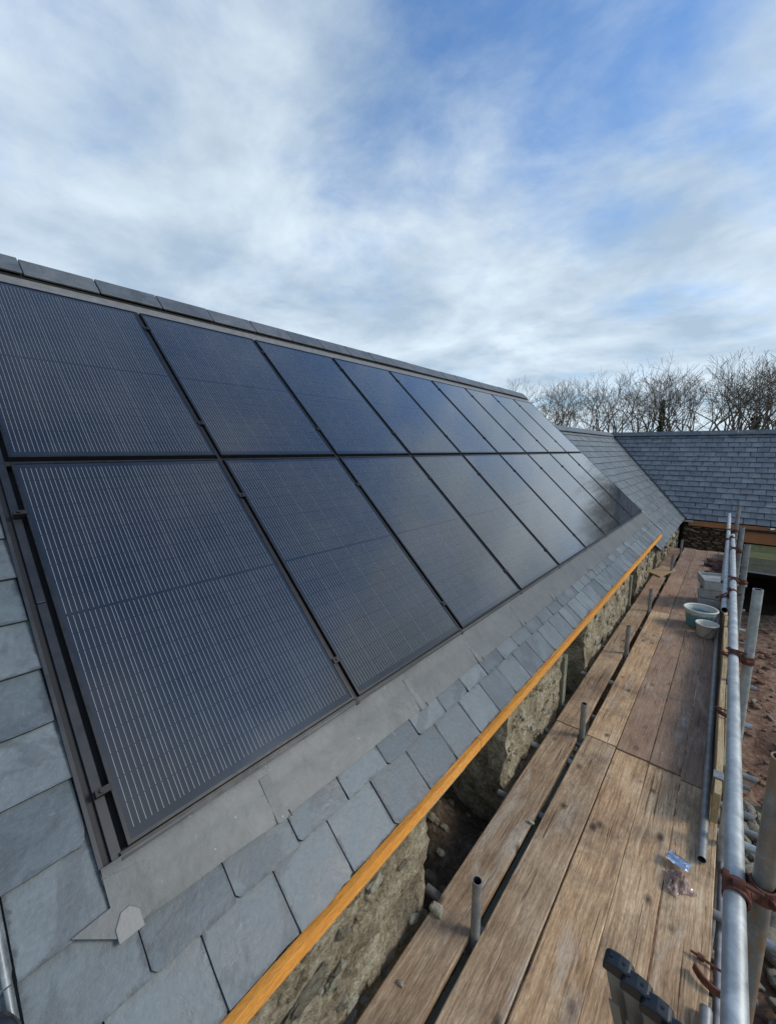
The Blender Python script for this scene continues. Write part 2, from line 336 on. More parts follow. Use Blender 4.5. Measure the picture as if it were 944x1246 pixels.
# ------------------------------------------------------------------ mesh helpers
M_SLATE_EDGE_SHADE = mat_simple('slate_edge_shade', (0.030, 0.035, 0.040), 0.85)  # shadow lines between courses, painted as near-black side faces on the slates
class MB:
    def __init__(s): s.v = []; s.f = []; s.mi = []; s.r = []; s.uv = None; s.smooth = []
    def add(s, vs, fs, mi=0, r=0.0, smooth=False):
        o = len(s.v); s.v += [tuple(v) for v in vs]
        for f in fs: s.f.append([i + o for i in f]); s.mi.append(mi); s.r.append(r); s.smooth.append(smooth)
        return s
    def box(s, x0, x1, y0, y1, z0, z1, mi=0, r=0.0):
        return s.add([(x0, y0, z0), (x1, y0, z0), (x1, y1, z0), (x0, y1, z0), (x0, y0, z1), (x1, y0, z1), (x1, y1, z1), (x0, y1, z1)],
                     [(0, 3, 2, 1), (4, 5, 6, 7), (0, 1, 5, 4), (1, 2, 6, 5), (2, 3, 7, 6), (3, 0, 4, 7)], mi, r)
    def hexa(s, b, t, mi=0, r=0.0):
        return s.add(list(b) + list(t), [(0, 3, 2, 1), (4, 5, 6, 7), (0, 1, 5, 4), (1, 2, 6, 5), (2, 3, 7, 6), (3, 0, 4, 7)], mi, r)
    def prism(s, poly_t, poly_b, mi=0, r=0.0):
        n = len(poly_t)
        return s.add(list(poly_t) + list(poly_b), [tuple(range(n)), tuple(range(2 * n - 1, n - 1, -1))] + [(i, i + n, (i + 1) % n + n, (i + 1) % n) for i in range(n)], mi, r)
    def tube(s, p0, p1, r0, r1=None, n=16, wall=None, mi=0, mi_in=1, cap=True, wob=0.0):
        p0 = Vector(p0); p1 = Vector(p1); r1 = r0 if r1 is None else r1; d = (p1 - p0).normalized()
        a = d.orthogonal().normalized(); b = d.cross(a)
        ring = lambda p, r: [p + a * (r * math.cos(2 * math.pi * i / n)) + b * (r * math.sin(2 * math.pi * i / n)) for i in range(n)]
        s.add(ring(p0, r0) + ring(p1, r1), [(i, (i + 1) % n, (i + 1) % n + n, i + n) for i in range(n)], mi, 0, True)
        if wall:
            s.add(ring(p0, r0 - wall) + ring(p1, r1 - wall), [(i + n, (i + 1) % n + n, (i + 1) % n, i) for i in range(n)], mi_in, 0, True)
            for p, r in ((p0, r0), (p1, r1)):
                s.add(ring(p, r) + ring(p, r - wall), [(i, (i + 1) % n, (i + 1) % n + n, i + n) if p is p1 else (i + n, (i + 1) % n + n, (i + 1) % n, i) for i in range(n)], mi)
        elif cap:
            s.add(ring(p0, r0), [tuple(range(n - 1, -1, -1))], mi); s.add(ring(p1, r1), [tuple(range(n))], mi)
        return s
    def lathe(s, c, prof, n=28, mi=0, sy=1.0):
        c = Vector(c); vs = []
        for r, z in prof: vs += [c + Vector((r * math.cos(2 * math.pi * i / n), sy * r * math.sin(2 * math.pi * i / n), z)) for i in range(n)]
        fs = [(j * n + i, j * n + (i + 1) % n, (j + 1) * n + (i + 1) % n, (j + 1) * n + i) for j in range(len(prof) - 1) for i in range(n)]
        return s.add(vs, fs, mi, 0, True)
ORI = {}
def build(name, mb, mats, parent=None, loc=None):
    """link the collected shapes (world coordinates) as one mesh object whose origin is loc"""
    L = Vector(loc) if loc is not None else (ORI[parent.name] if parent else Vector((0, 0, 0)))
    me = bpy.data.meshes.new(name)
    me.from_pydata([tuple(Vector(v) - L) for v in mb.v], [], mb.f)
    for m in (mats if isinstance(mats, (list, tuple)) else [mats]): me.materials.append(m)
    me.polygons.foreach_set('material_index', mb.mi); me.polygons.foreach_set('use_smooth', mb.smooth)
    if any(mb.r):
        at = me.attributes.new('rnd', 'FLOAT', 'FACE'); at.data.foreach_set('value', mb.r)
    me.update()
    o = bpy.data.objects.new(name, me); COL.objects.link(o)
    if parent: o.parent = parent; o.location = L - ORI[parent.name]
    else: o.location = L
    ORI[o.name] = L
    return o
def tag(o, label=None, cat=None, group=None, kind=None):
    if label: o['label'] = label
    if cat: o['category'] = cat
    if group: o['group'] = group
    if kind: o['kind'] = kind
    return o
def thing(name, loc, label=None, cat=None, group=None):
    o = bpy.data.objects.new(name, None); COL.objects.link(o); o.location = loc; o.empty_display_size = 0.1
    ORI[o.name] = Vector(loc); return tag(o, label, cat, group)
def bevel(o, w=0.004, seg=2):
    b = o.modifiers.new('bevel', 'BEVEL'); b.width = w; b.segments = seg; b.limit_method = 'ANGLE'; return o
def clip(poly, a, b, c):
    """keep the part of a 2D polygon where a*x+b*y<=c"""
    out = []
    for i, p in enumerate(poly):
        q = poly[(i + 1) % len(poly)]; dp = a * p[0] + b * p[1] - c; dq = a * q[0] + b * q[1] - c
        if dp <= 0: out.append(p)
        if (dp < 0 < dq) or (dq < 0 < dp):
            t = dp / (dp - dq); out.append((p[0] + t * (q[0] - p[0]), p[1] + t * (q[1] - p[1])))
    return out
def lumps(seed, n=2, sx=1, sy=1, sz=1, amp=0.25, fl=1.0):
    """an irregular stone: a displaced, slightly faceted ball"""
    import bmesh
    bm = bmesh.new(); bmesh.ops.create_icosphere(bm, subdivisions=n, radius=1.0)
    for v in bm.verts:
        p = v.co.copy(); q = Vector((math.copysign(abs(p.x) ** 0.75, p.x), math.copysign(abs(p.y) ** 0.75, p.y), math.copysign(abs(p.z) ** 0.75, p.z)))
        k = 1 + amp * noise.noise(p * 1.3 + Vector((seed * 3.1, seed * 1.7, 0)))+ 0.4 * amp * noise.noise(p * 3.1 + Vector((seed, 0, seed)))
        v.co = Vector((q.x * sx, q.y * sy, q.z * sz)) * k
    vs = [v.co.copy() for v in bm.verts]; fs = [[v.index for v in f.verts] for f in bm.faces]; bm.free(); return vs, fs

# ------------------------------------------------------------------ roof frames
P0 = Vector((-1.34966, 0.30276, -1.26993)); TH = R(43.5)
ct, st = math.cos(TH), math.sin(TH)
AY = Vector((0, 1, 0)); UP = Vector((-ct, 0, st)); NN = Vector((st, 0, ct))
def rp(y, u, n=0.0): return P0 + AY * y + UP * u + NN * n
SN = -0.04                                  # slate top surface below the panel glass
U_EAVE = -0.54; U_RIDGE = 3.62; Y_END = 9.62; Y_START = -1.55
GA = 0.2085; SW = 0.265
def slate_outline(w, l, seed, chip=0.003):
    q = random.Random(seed); pts = []
    cut = q.choice([0, 0, 0, 1, 2]); chip = chip * 1.5
    if cut == 1: pts += [(0.0, 0.018), (0.012, 0.004)]
    pts += [(0.002 if cut != 1 else 0.02, 0)] + [(w * k / 5 + q.uniform(-.004, .004), q.uniform(-chip, chip)) for k in range(1, 5)] + ([(w - 0.002, 0)] if cut != 2 else [(w - 0.022, 0.0), (w - 0.008, 0.012)])
    pts += [(w, l * 0.15 + q.uniform(-.01, .01)), (w, l * 0.33 + q.uniform(-.02, .02)), (w - q.uniform(0, .002), l), (q.uniform(0, .002), l), (0, l * 0.33 + q.uniform(-.02, .02))]
    return pts
SLATE_CACHE = {}
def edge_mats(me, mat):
    me.materials.append(mat); me.materials.append(M_SLATE_EDGE_SHADE)
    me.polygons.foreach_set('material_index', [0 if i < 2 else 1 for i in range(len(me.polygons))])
def slate_mesh(key, w, l, mat, thick=0.009):
    if key in SLATE_CACHE: return SLATE_CACHE[key]
    pts = slate_outline(w, l, hash(key) & 0xffff); mb = MB()
    mb.prism([(x, y, 0) for x, y in pts], [(x, y, -thick) for x, y in pts])
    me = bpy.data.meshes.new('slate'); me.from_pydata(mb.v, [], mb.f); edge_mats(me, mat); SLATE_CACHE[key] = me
    return me
def place_frame(O, A, B, N, x, y, n, tilt, yaw=0.0, roll=0.0):
    """matrix putting local x,y,z on A,B,N with the tail raised"""
    B2 = (B * math.cos(tilt) - N * math.sin(tilt)); N2 = (N * math.cos(tilt) + B * math.sin(tilt))
    rot = Matrix((A, B2, N2)).transposed().to_4x4()
    return Matrix.Translation(O + A * x + B * y + N * n) @ rot @ Matrix.Rotation(yaw, 4, 'Z') @ Matrix.Rotation(roll, 4, 'Y')
def lay_slates(parent, O, A, B, N, rows, mat, clips, nslate, stuffer=None, limit=300, variants=6, key='s', w=SW, length=0.30, gap=0.0035, drop=0.0155, thick=0.009):
    """rows = list of (lower edge y, x start, x end, first joint). Whole slates share meshes, cut ones get their own."""
    made = 0; parent_o = ORI[parent.name]
    w0 = w
    for (yl, xa, xb, j0, *ww) in rows:
        w = ww[0] if ww else w0
        k = math.floor((xa - j0) / w)
        while j0 + k * w < xb - 0.01:
            xs = j0 + k * w; k += 1
            g = gap * rnd.uniform(0.75, 1.6)
            dy = rnd.uniform(-0.003, 0.003); dn = rnd.uniform(-0.0015, 0.002); yaw = rnd.uniform(-0.004, 0.004); rl = rnd.uniform(-0.006, 0.006)
            corners = [(xs, yl), (xs + w, yl), (xs + w, yl + length), (xs, yl + length)]
            poly = corners; lims = clips + [(-1, 0, -xa), (1, 0, xb)]
            for c in lims: poly = clip(poly, *c) if poly else poly
            if len(poly) < 3: continue
            area = abs(sum(poly[i][0] * poly[(i + 1) % len(poly)][1] - poly[(i + 1) % len(poly)][0] * poly[i][1] for i in range(len(poly)))) / 2
            if area < 0.0015: continue
            whole = abs(area - w * length) < 1e-5
            tilt = math.asin(drop / 0.30)
            if whole and made < limit:
                me = slate_mesh((key, rnd.randrange(variants), round(w, 3)), w - g, length, mat, thick)
                m4 = place_frame(O, A, B, N, xs + g / 2, yl + dy, nslate + dn, tilt, yaw, rl)
                o = bpy.data.objects.new('slate', me)
            else:
                pts = [(min(max(x - xs, 0.0), w - g), y - yl) for x, y in poly]
                m4 = place_frame(O, A, B, N, xs + g / 2, yl + dy, nslate + dn, tilt, 0, rl)
                if whole: pts = slate_outline(w - g, length, rnd.randrange(9999))
                mb = MB(); mb.prism([(x, y, 0) for x, y in pts], [(x, y, -thick) for x, y in pts])
                if made >= limit:
                    rr = rnd.random(); stuffer.add([m4 @ Vector(v) for v in mb.v], mb.f, 0, rr)
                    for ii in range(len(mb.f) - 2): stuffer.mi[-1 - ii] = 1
                    continue
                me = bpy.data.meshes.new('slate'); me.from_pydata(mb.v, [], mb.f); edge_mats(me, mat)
                o = bpy.data.objects.new('slate', me)
            o.matrix_world = Matrix.Translation(-parent_o) @ m4; o.parent = parent; COL.objects.link(o); made += 1
    return made

# ------------------------------------------------------------------ ground
def ground():
    mb = MB(); S = 1500
    z = -4.42
    mb.add([(-S, -S, z), (S, -S, z), (S, S, z), (-S, S, z)], [(0, 1, 2, 3)])
    tag(build('ground', mb, M_GRASS), kind='structure', label='grass field round the buildings, out to the horizon')
    mb = MB(); nx, ny = 120, 150; x0, x1, y0, y1 = -3.2, 6.5, -2.5, 14.6
    def h(x, y):
        t = min(1, max(0, (-0.15 - x) / 0.75)); t = t * t * (3 - 2 * t)
        b = -4.25 + t * (1.05 + 0.50 * math.exp(-((y - 2.15) / 0.75) ** 2))
        b += 0.16 * noise.noise(Vector((x * 0.8, y * 0.8, 1))) + 0.09 * noise.noise(Vector((x * 2.6, y * 2.6, 5))) + 0.05 * abs(noise.noise(Vector((x * 7, y * 7, 2))))
        e = min(x1 - x, y1 - y, y - y0, 1.0); return max(b, -4.4) if e > 0.3 else -4.46 + (b + 4.46) * e / 0.3
    vs = [(x0 + (x1 - x0) * i / nx, y0 + (y1 - y0) * j / ny, 0) for j in range(ny + 1) for i in range(nx + 1)]
    vs = [(x, y, h(x, y)) for x, y, _ in vs]
    fs = [(j * (nx + 1) + i, j * (nx + 1) + i + 1, (j + 1) * (nx + 1) + i + 1, (j + 1) * (nx + 1) + i) for j in range(ny) for i in range(nx)]
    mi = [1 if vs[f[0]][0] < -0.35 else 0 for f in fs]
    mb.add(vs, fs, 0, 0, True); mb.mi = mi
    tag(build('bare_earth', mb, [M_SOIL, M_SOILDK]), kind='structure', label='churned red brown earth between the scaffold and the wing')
    return h
GH = ground()

# ------------------------------------------------------------------ main building
main = thing('slate_roofed_building', (-4, 4, -4.4), 'long stone building with a blue grey slate roof that carries the solar panels', 'building')
def roof_shell():
    """battened boarding under the slates, both slopes, with gable ends"""
    mb = MB(); e = rp(0, U_EAVE + 0.03, -0.085); r = rp(0, U_RIDGE + 0.05, -0.085); t = 0.04
    y0, y1 = P0.y + Y_START, P0.y + Y_END - 0.02
    xr = r.x; bx = 2 * xr - e.x
    for (xa, xb, za, zb) in ((e.x, xr, e.z, r.z), (bx, xr, e.z, r.z)):
        mb.hexa([(xa, y0, za - t), (xa, y1, za - t), (xb, y1, zb - t), (xb, y0, zb - t)], [(xa, y0, za), (xa, y1, za), (xb, y1, zb), (xb, y0, zb)])
    return mb, xr, bx, r.z
mb, XR, XB, ZR = roof_shell()
roof = build('roof', mb, M_SLATE, main)
# slate courses: two full courses under the apron, then full height left of the panels
O = rp(0, 0, 0)
rows = []
ja, jb = 0.132, -0.011
rows.append((U_EAVE, Y_START, Y_END, ja)); rows.append((U_EAVE + GA, Y_START, Y_END, jb))
rows.append((U_EAVE + 2 * GA, Y_START, -0.061, jb - 0.265 * 0 + 0.003))
k = 3
while U_EAVE + k * GA < U_RIDGE - 0.05:
    if k % 2: rows.append((U_EAVE + k * GA, Y_START * 0.6, -0.405, -0.405)); rows.append((U_EAVE + k * GA, -0.405, -0.064, -0.405, 0.341))
    else: rows.append((U_EAVE + k * GA, Y_START * 0.6, -0.064, jb))
    k += 1
stf = MB()
n1 = lay_slates(roof, O, AY, UP, NN, rows, M_SLATE, [(0, 1, U_RIDGE - 0.02)], SN, stf, key='main', variants=14, limit=290, gap=0.004, drop=0.021)
if stf.v: tag(build('slate_courses', stf, [M_SLATE, M_SLATE_EDGE_SHADE], roof), kind='stuff')
# double eave course underneath
mb = MB()
for k in range(int((Y_END - Y_START) / SW)):
    y = Y_START + k * SW
    p = [rp(y + .003, U_EAVE + .004, SN - .0095), rp(y + SW - .003, U_EAVE + .004, SN - .0095), rp(y + SW - .003, U_EAVE + .2, SN - .022), rp(y + .003, U_EAVE + .2, SN - .022)]
    mb.prism(p, [v - NN * 0.007 for v in p], 0, rnd.random())
tag(build('eave_under_slates', mb, M_SLATE, roof), kind='stuff')
# ridge tiles
for k in range(-3, 21):
    y = 0.379 + k * 0.462 if k < 21 else 0
    y0, y1 = y - 0.454, y
    if y1 > Y_END + 0.06: break
    mb = MB(); wob = rnd.uniform(-.004, .004)
    ub, ua = 3.600, 3.80
    a0 = rp(y0, ub, 0.012 + wob); a1 = rp(y1, ub, 0.012 + wob)
    ap = rp(0, ua, 0.012 + wob); bxm = 2 * ap.x - a0.x
    A0, A1 = Vector((ap.x, a0.y, ap.z)), Vector((ap.x, a1.y, ap.z))
    c0, c1 = Vector((bxm, a0.y, a0.z)), Vector((bxm, a1.y, a1.z)); t = 0.016
    dn = Vector((0, 0, -t * 1.4)); dl = -NN * t; dr = Vector((NN.x * t, 0, -NN.z * t))
    mb.hexa([a0 + dl, a1 + dl, A1 + dn, A0 + dn], [a0, a1, A1, A0]); mb.hexa([A0 + dn, A1 + dn, c1 + dr, c0 + dr], [A0, A1, c1, c0])
    # butt collar where tiles meet
    bevel(build('ridge_tile', mb, M_RIDGE, roof), 0.003, 1)
mb = MB(); p = [rp(Y_START, 3.58, -0.02), rp(Y_END, 3.58, -0.02), rp(Y_END, 3.66, -0.01), rp(Y_START, 3.66, -0.01)]
mb.prism(p, [v - NN * 0.05 for v in p]); build('ridge_bedding', mb, M_RAIL, roof)
# verge at the far end: pale metal edge
mb = MB()
for (ya, yb, na, nb) in ((Y_END - 0.005, Y_END + 0.03, -0.20, -0.022),):
    b = [rp(ya, U_EAVE, na), rp(yb, U_EAVE, na), rp(yb, 3.62, na), rp(ya, 3.62, na)]
    t = [rp(ya, U_EAVE, nb), rp(yb, U_EAVE, nb), rp(yb, 3.62, nb), rp(ya, 3.62, nb)]
    mb.hexa(b, t)
build('verge_edge', mb, M_LEADLIGHT, roof)
# fascia
ep = rp(0, U_EAVE, SN)
FX = -0.985
mb = MB(); y0, y1 = P0.y + Y_START, P0.y + Y_END
yj = 2.02
for a, b in ((y0, yj), (yj + 0.004, 6.2), (6.204, y1)):
    m1 = MB(); m1.hexa([(FX - 0.022, a, -1.776), (FX + 0.006, a, -1.772), (FX + 0.006, b, -1.772), (FX - 0.022, b, -1.776)],
                       [(FX - 0.022, a, -1.712), (FX + 0.006, a, -1.712), (FX + 0.006, b, -1.712), (FX - 0.022, b, -1.712)])
    f_ = build('fascia_board', m1, M_FASCIA, main)
# wall with openings
WX = -1.080
def rough_block(mb, x0, x1, y0, y1, z0, z1, step=0.07, amp=0.035, mi=0, seed=0):
    nx = max(1, round((x1 - x0) / step)); ny = max(1, round((y1 - y0) / step)); nz = max(1, round((z1 - z0) / step))
    idx = {}; vs = []; fs = []
    def vid(i, j, k):
        if (i, j, k) not in idx:
            x, y, z = x0 + (x1 - x0) * i / nx, y0 + (y1 - y0) * j / ny, z0 + (z1 - z0) * k / nz
            p = Vector((x, y, z + seed)); q = noise.noise_vector(p * 5.5) * amp + noise.noise_vector(p * 16) * amp * 0.7
            idx[(i, j, k)] = len(vs); vs.append((x + q.x, y + q.y, z + q.z * 0.5))
        return idx[(i, j, k)]
    for j in range(ny):
        for k in range(nz):
            fs.append((vid(nx, j, k), vid(nx, j + 1, k), vid(nx, j + 1, k + 1), vid(nx, j, k + 1)))
            fs.append((vid(0, j, k), vid(0, j, k + 1), vid(0, j + 1, k + 1), vid(0, j + 1, k)))
    for i in range(nx):
        for k in range(nz):
            fs.append((vid(i, 0, k), vid(i + 1, 0, k), vid(i + 1, 0, k + 1), vid(i, 0, k + 1)))
            fs.append((vid(i, ny, k), vid(i, ny, k + 1), vid(i + 1, ny, k + 1), vid(i + 1, ny, k)))
    for i in range(nx):
        for j in range(ny):
            fs.append((vid(i, j, nz), vid(i + 1, j, nz), vid(i + 1, j + 1, nz), vid(i, j + 1, nz)))
            fs.append((vid(i, j, 0), vid(i, j + 1, 0), vid(i + 1, j + 1, 0), vid(i + 1, j, 0)))
    mb.add(vs, fs, mi, 0, False)
mb = MB(); ZT = -1.80
for (a, b, z0, z1) in ((-1.3, 1.60, -4.4, ZT), (2.62, 3.86, -4.4, ZT), (4.75, 7.2, -4.4, ZT), (7.95, 9.85, -4.4, ZT)):
    rough_block(mb, WX - 0.5, WX, a, b, z0, z1, 0.04, 0.03)
rough_block(mb, WX - 0.42, WX + 0.13, 2.7, 4.6, -4.4, -2.78, 0.08, 0.05, seed=3)
wall = build('wall', mb, M_MORTAR, main)
# stones showing in the mortar
q = random.Random(11)
def wall_stones(parent, nst, x, yr, zr, mats, s0=0.03, s1=0.09, skip=()):
    for k in range(nst):
        y, z = q.uniform(*yr), q.uniform(*zr)
        if any(a - 0.05 < y < b + 0.05 for a, b in skip): continue
        sy = q.uniform(s0, s1); sz = sy * q.uniform(0.35, 0.6)
        vs, fs = lumps(q.random() * 50, 2, 0.020, sy, sz, 0.5)
        an = q.uniform(-0.3, 0.3)
        ca, sa = math.cos(an), math.sin(an)
        m1 = MB(); m1.add([(v.x + x + 0.006, y + v.y * ca - v.z * sa, z + v.y * sa + v.z * ca) for v in vs], fs)
        build('stone', m1, q.choice(mats), parent)
SK = ((1.55, 2.66), (3.82, 4.8), (7.15, 8.0))
wall_stones(wall, 210, WX, (0.1, 4.6), (-2.60, -1.80), [M_STONE, M_MORTAR, M_MORTAR, M_STONEPALE, M_MORTAR], 0.014, 0.050, SK)
wall_stones(wall, 110, WX, (4.7, 9.8), (-2.7, -1.86), [M_STONE, M_MORTAR, M_STONEPALE], 0.04, 0.11, SK)
def one_stone(y, z, sy, sz, an, mat):
    vs, fs = lumps(y * 7, 3, 0.013, sy, sz, 0.5); m1 = MB(); ca, sa = math.cos(an), math.sin(an)
    m1.add([(v.x + WX + 0.012, y + v.y * ca - v.z * sa, z + v.y * sa + v.z * ca) for v in vs], fs, 0, 0, True); build('stone', m1, mat, wall)
one_stone(0.78, -2.13, 0.11, 0.035, 0.05, M_STONE); one_stone(1.18, -1.99, 0.045, 0.02, 0.1, M_STONEPALE); one_stone(0.93, -2.22, 0.06, 0.028, 0.3, M_STONEPALE)
# lintels and posts in the openings
for (a, b) in ((1.60, 2.62), (3.86, 4.75), (7.2, 7.95)):
    m1 = MB(); m1.box(WX - 0.10, WX + (0.012 if a < 2 else -0.02), a - (.05 if a < 2 else .02), (2.0 if a < 2 else b + 0.02), -1.94, -1.77); build('lintel', m1, M_POST if a > 2 else mat_simple('pale_green_lintel', (0.30, 0.30, 0.17), 0.7, 0, 5, 0.2), main)
    m1 = MB(); m1.box(WX - 0.5, WX - 0.11, a - 0.02, b + 0.02, -1.95, -1.80); build('inner_lintel', m1, M_MORTARBROWN, main)
for y in (3.90, 7.24, 8.85):
    m1 = MB(); m1.box(WX - 0.06, WX + 0.03, y, y + 0.09, -3.3, -1.99 if y < 8 else -1.85); bevel(build('timber_post', m1, M_POST, main), 0.004)
# back wall and gable ends, never seen from here but solid from a step aside
mb = MB(); bx = XB + 0.12
mb.box(bx, bx + 0.4, -1.3, 9.85, -4.4, -1.85)
for a, b in ((-1.3, -0.95), (9.5, 9.86)):
    pts = [(WX - 0.51, -4.4), (WX - 0.51, -1.86), (XR, ZR - 0.20), (bx + 0.41, -1.86), (bx + 0.41, -4.4)]
    mb.prism([(x, a, z) for x, z in pts], [(x, b, z) for x, z in pts])
build('gable_wall', mb, M_MORTAR, main)

# lead apron below the panels
mb = MB()
def apron():
    ny = 190; us = [-0.002, -0.03, -0.10, -0.17, -0.232]
    g = []
    for j in range(ny + 1):
        y = -0.06 + (Y_END + 0.06) * j / ny
        for i, u in enumerate(us):
            n = -0.028 + [0.012, -0.001, 0.0, 0.0, -0.005][i] + 0.0035 * noise.noise(Vector((y * 4, u * 14, 0))) + 0.0015 * noise.noise(Vector((y * 17, u * 30, 3)))
            ub = u
            if i == 4: ub = -0.189 - 0.030 * min(1, max(0, y) / 0.5) + (-0.012 * min(1, max(0, y - .5))) + 0.003 * noise.noise(Vector((y * 5, 0, 9)))
            g.append(rp(y, ub, n))
    f = [(j * 5 + i, (j + 1) * 5 + i, (j + 1) * 5 + i + 1, j * 5 + i + 1) for j in range(ny) for i in range(4)]
    f = [tuple(reversed(x)) for x in f]
    mb.add(g, f, 0, 0, True); k = len(g)
    mb.add([p - NN * 0.004 for p in g], [tuple(reversed(x)) for x in f])
    e = [rp(-0.06 + (Y_END + 0.06) * j / ny, 0, 0) for j in range(ny + 1)]
    low = [g[j * 5 + 4] for j in range(ny + 1)]
    mb.add(low + [p - NN * 0.004 for p in low], [(j, j + 1, j + 1 + ny + 1, j + ny + 1) for j in range(ny)])
apron()
ap_t = thing('apron_flashing', tuple(rp(0, -0.2, 0)), 'grey lead apron flashing running under the whole lower row of solar panels', 'flashing')
build('lead_sheet', mb, M_LEAD, ap_t)
# left corner ear of the flashing and its folded clip, laps with hooks
m1 = MB(); pl = [(-0.0605, -0.03), (-0.0605, -0.108), (-0.157, -0.114), (-0.064, -0.188), (0.0, -0.190), (0.05, -0.18), (0.05, -0.05)]
m1.prism([rp(a, b, -0.0265) for a, b in reversed(pl)], [rp(a, b, -0.031) for a, b in reversed(pl)]); build('corner_ear', m1, M_LEAD, ap_t)
def tab(y, u, s=1.0, n=-0.022):
    m1 = MB(); pl = [(-0.034, -0.02), (0.034, -0.02), (0.034, 0.028), (0.012, 0.052), (-0.012, 0.05), (-0.034, 0.018)]
    m1.prism([rp(y + a * s, u + b * s, n) for a, b in pl], [rp(y + a * s, u + b * s, n - 0.005) for a, b in pl]); return bevel(build('folded_tab', m1, M_LEADPALE, ap_t), 0.002)
tab(-0.03, -0.185)
for y in (0.50, 1.44, 2.12, 2.89, 3.66, 4.91, 5.9, 6.9, 7.9, 8.9):
    ul = -0.233 if y > 1.4 else -0.221
    b = [rp(y - 0.030, ul, -0.0285), rp(y - 0.012, ul - .006, -0.0285), rp(y + 0.012, ul - .006, -0.0285), rp(y + 0.028, ul + .004, -0.0285), rp(y + 0.028, ul + .022, -0.0275), rp(y + 0.012, ul + .045, -0.0265), rp(y + 0.014, -0.05, -0.0275), rp(y - 0.030, -0.05, -0.0275)]
    m1 = MB(); m1.prism([v + NN * 0.0016 for v in b], b); bevel(build('lap', m1, M_LEAD, ap_t), 0.0015)
    m1 = MB(); m1.tube(rp(y + 0.03, ul - .010, -0.026), rp(y + 0.028, ul + .016, -0.024), 0.0022, n=6); build('hook', m1, M_FRAME, ap_t)
# left side flashing
sf = thing('side_flashing', tuple(rp(-0.05, 0, 0)), 'black channelled side flashing along the left edge of the panel array', 'flashing')
H1 = 1.7657; H2 = 1.6915; HT = H1 + H2
def slope_bar(y0, y1, u0, u1, n0, n1):
    m = MB(); m.hexa([rp(y0, u0, n0), rp(y1, u0, n0), rp(y1, u1, n0), rp(y0, u1, n0)], [rp(y0, u0, n1), rp(y1, u0, n1), rp(y1, u1, n1), rp(y0, u1, n1)]); return m
build('upstand', slope_bar(-0.063, -0.051, -0.045, HT + .1, -0.06, -0.030), M_UPSTAND, sf)
build('channel', slope_bar(-0.050, -0.030, -0.035, HT + .1, -0.06, -0.046), M_TRAY_AND_SHADE, sf)
bevel(build('cover_bar', slope_bar(-0.029, 0.002, -0.028, 0.975, -0.05, -0.032), M_BAR, sf), 0.002)
bevel(build('cover_bar', slope_bar(-0.029, 0.002, 0.979, HT + .06, -0.05, -0.032), M_BAR, sf), 0.002)
for u in (0.19, 1.42, 2.0, 3.1):
    m1 = slope_bar(-0.026, 0.022, u, u + 0.022, -0.03, 0.006); m1.tube(rp(-0.008, u + 0.011, 0.006), rp(-0.008, u + 0.011, 0.014), 0.007, n=10); build('clamp', m1, M_RAIL, sf)
tr = slope_bar(-0.035, Y_END - 0.045, -0.012, HT + 0.04, -0.068, -0.060); tray = build('underlay_tray', tr, M_TRAY_AND_SHADE, main)
# top flashing
tf = slope_bar(-0.06, Y_END, HT + 0.012, 3.60, -0.035, -0.022); tft = build('top_flashing', tf, M_LEADPALE); tag(tft, 'pale grey strip of flashing between the upper panels and the ridge tiles', 'flashing')
# right side bar
rs = slope_bar(9 * 1.06 + 0.004, 9 * 1.06 + 0.05, -0.02, HT + .02, -0.05, -0.014); tag(build('end_flashing', rs, M_LEADLIGHT), 'narrow pale metal flashing beside the last panels at the far verge', 'flashing')

# ------------------------------------------------------------------ solar panels
ORD = ['nearest', 'second', 'third', 'fourth', 'fifth', 'sixth', 'seventh', 'eighth', 'last and farthest']
def make_panel(H, name='solar_panel'):
    """panel with origin at its lower left corner, local x along the eave, y up the slope, z outwards"""
    t = bpy.data.objects.new(name, None); COL.objects.link(t); t.empty_display_size = 0.1
    w, h, fw = 1.026, H - 0.030, 0.011
    me = bpy.data.meshes.new('frame'); mb = MB()
    mb.box(0, w, 0, fw, -0.035, 0); mb.box(0, w, h - fw, h, -0.035, 0)
    mb.box(0, fw, fw, h - fw, -0.035, -0.0004); mb.box(w - fw, w, fw, h - fw, -0.035, -0.0004)
    me.from_pydata(mb.v, [], mb.f); me.materials.append(M_FRAME)
    f = bpy.data.objects.new('frame', me); COL.objects.link(f); f.parent = t
    me = bpy.data.meshes.new('glass'); g = MB(); x0, x1, y0, y1 = fw - 0.001, w - fw + 0.001, fw - 0.001, h - fw + 0.001
    g.box(x0, x1, y0, y1, -0.009, -0.0035); me.from_pydata(g.v, [], g.f); me.materials.append(M_CELL)
    uvl = me.uv_layers.new(name='UVMap')
    for l in me.loops:
        c = me.vertices[l.vertex_index].co; uvl.data[l.index].uv = (c.x - x0, c.y - y0)
    at = me.attributes.new('half', 'FLOAT', 'POINT'); at.data.foreach_set('value', [(y1 - y0) / 2] * 8)
    gl = bpy.data.objects.new('glass', me); COL.objects.link(gl); gl.parent = t
    return t, [f, gl]
def panel_matrix(k, row):
    u0 = 0.012 if row == 0 else H1 + 0.016
    rot = Matrix((AY, UP, NN)).transposed().to_4x4()
    return Matrix.Translation(rp(k * 1.06 + 0.017, u0, 0.0 + rnd.uniform(-.001, .001))) @ rot @ Matrix.Rotation(rnd.uniform(-.0012, .0012), 4, 'Y') @ Matrix.Rotation(rnd.uniform(-.0008, .0008), 4, 'X')
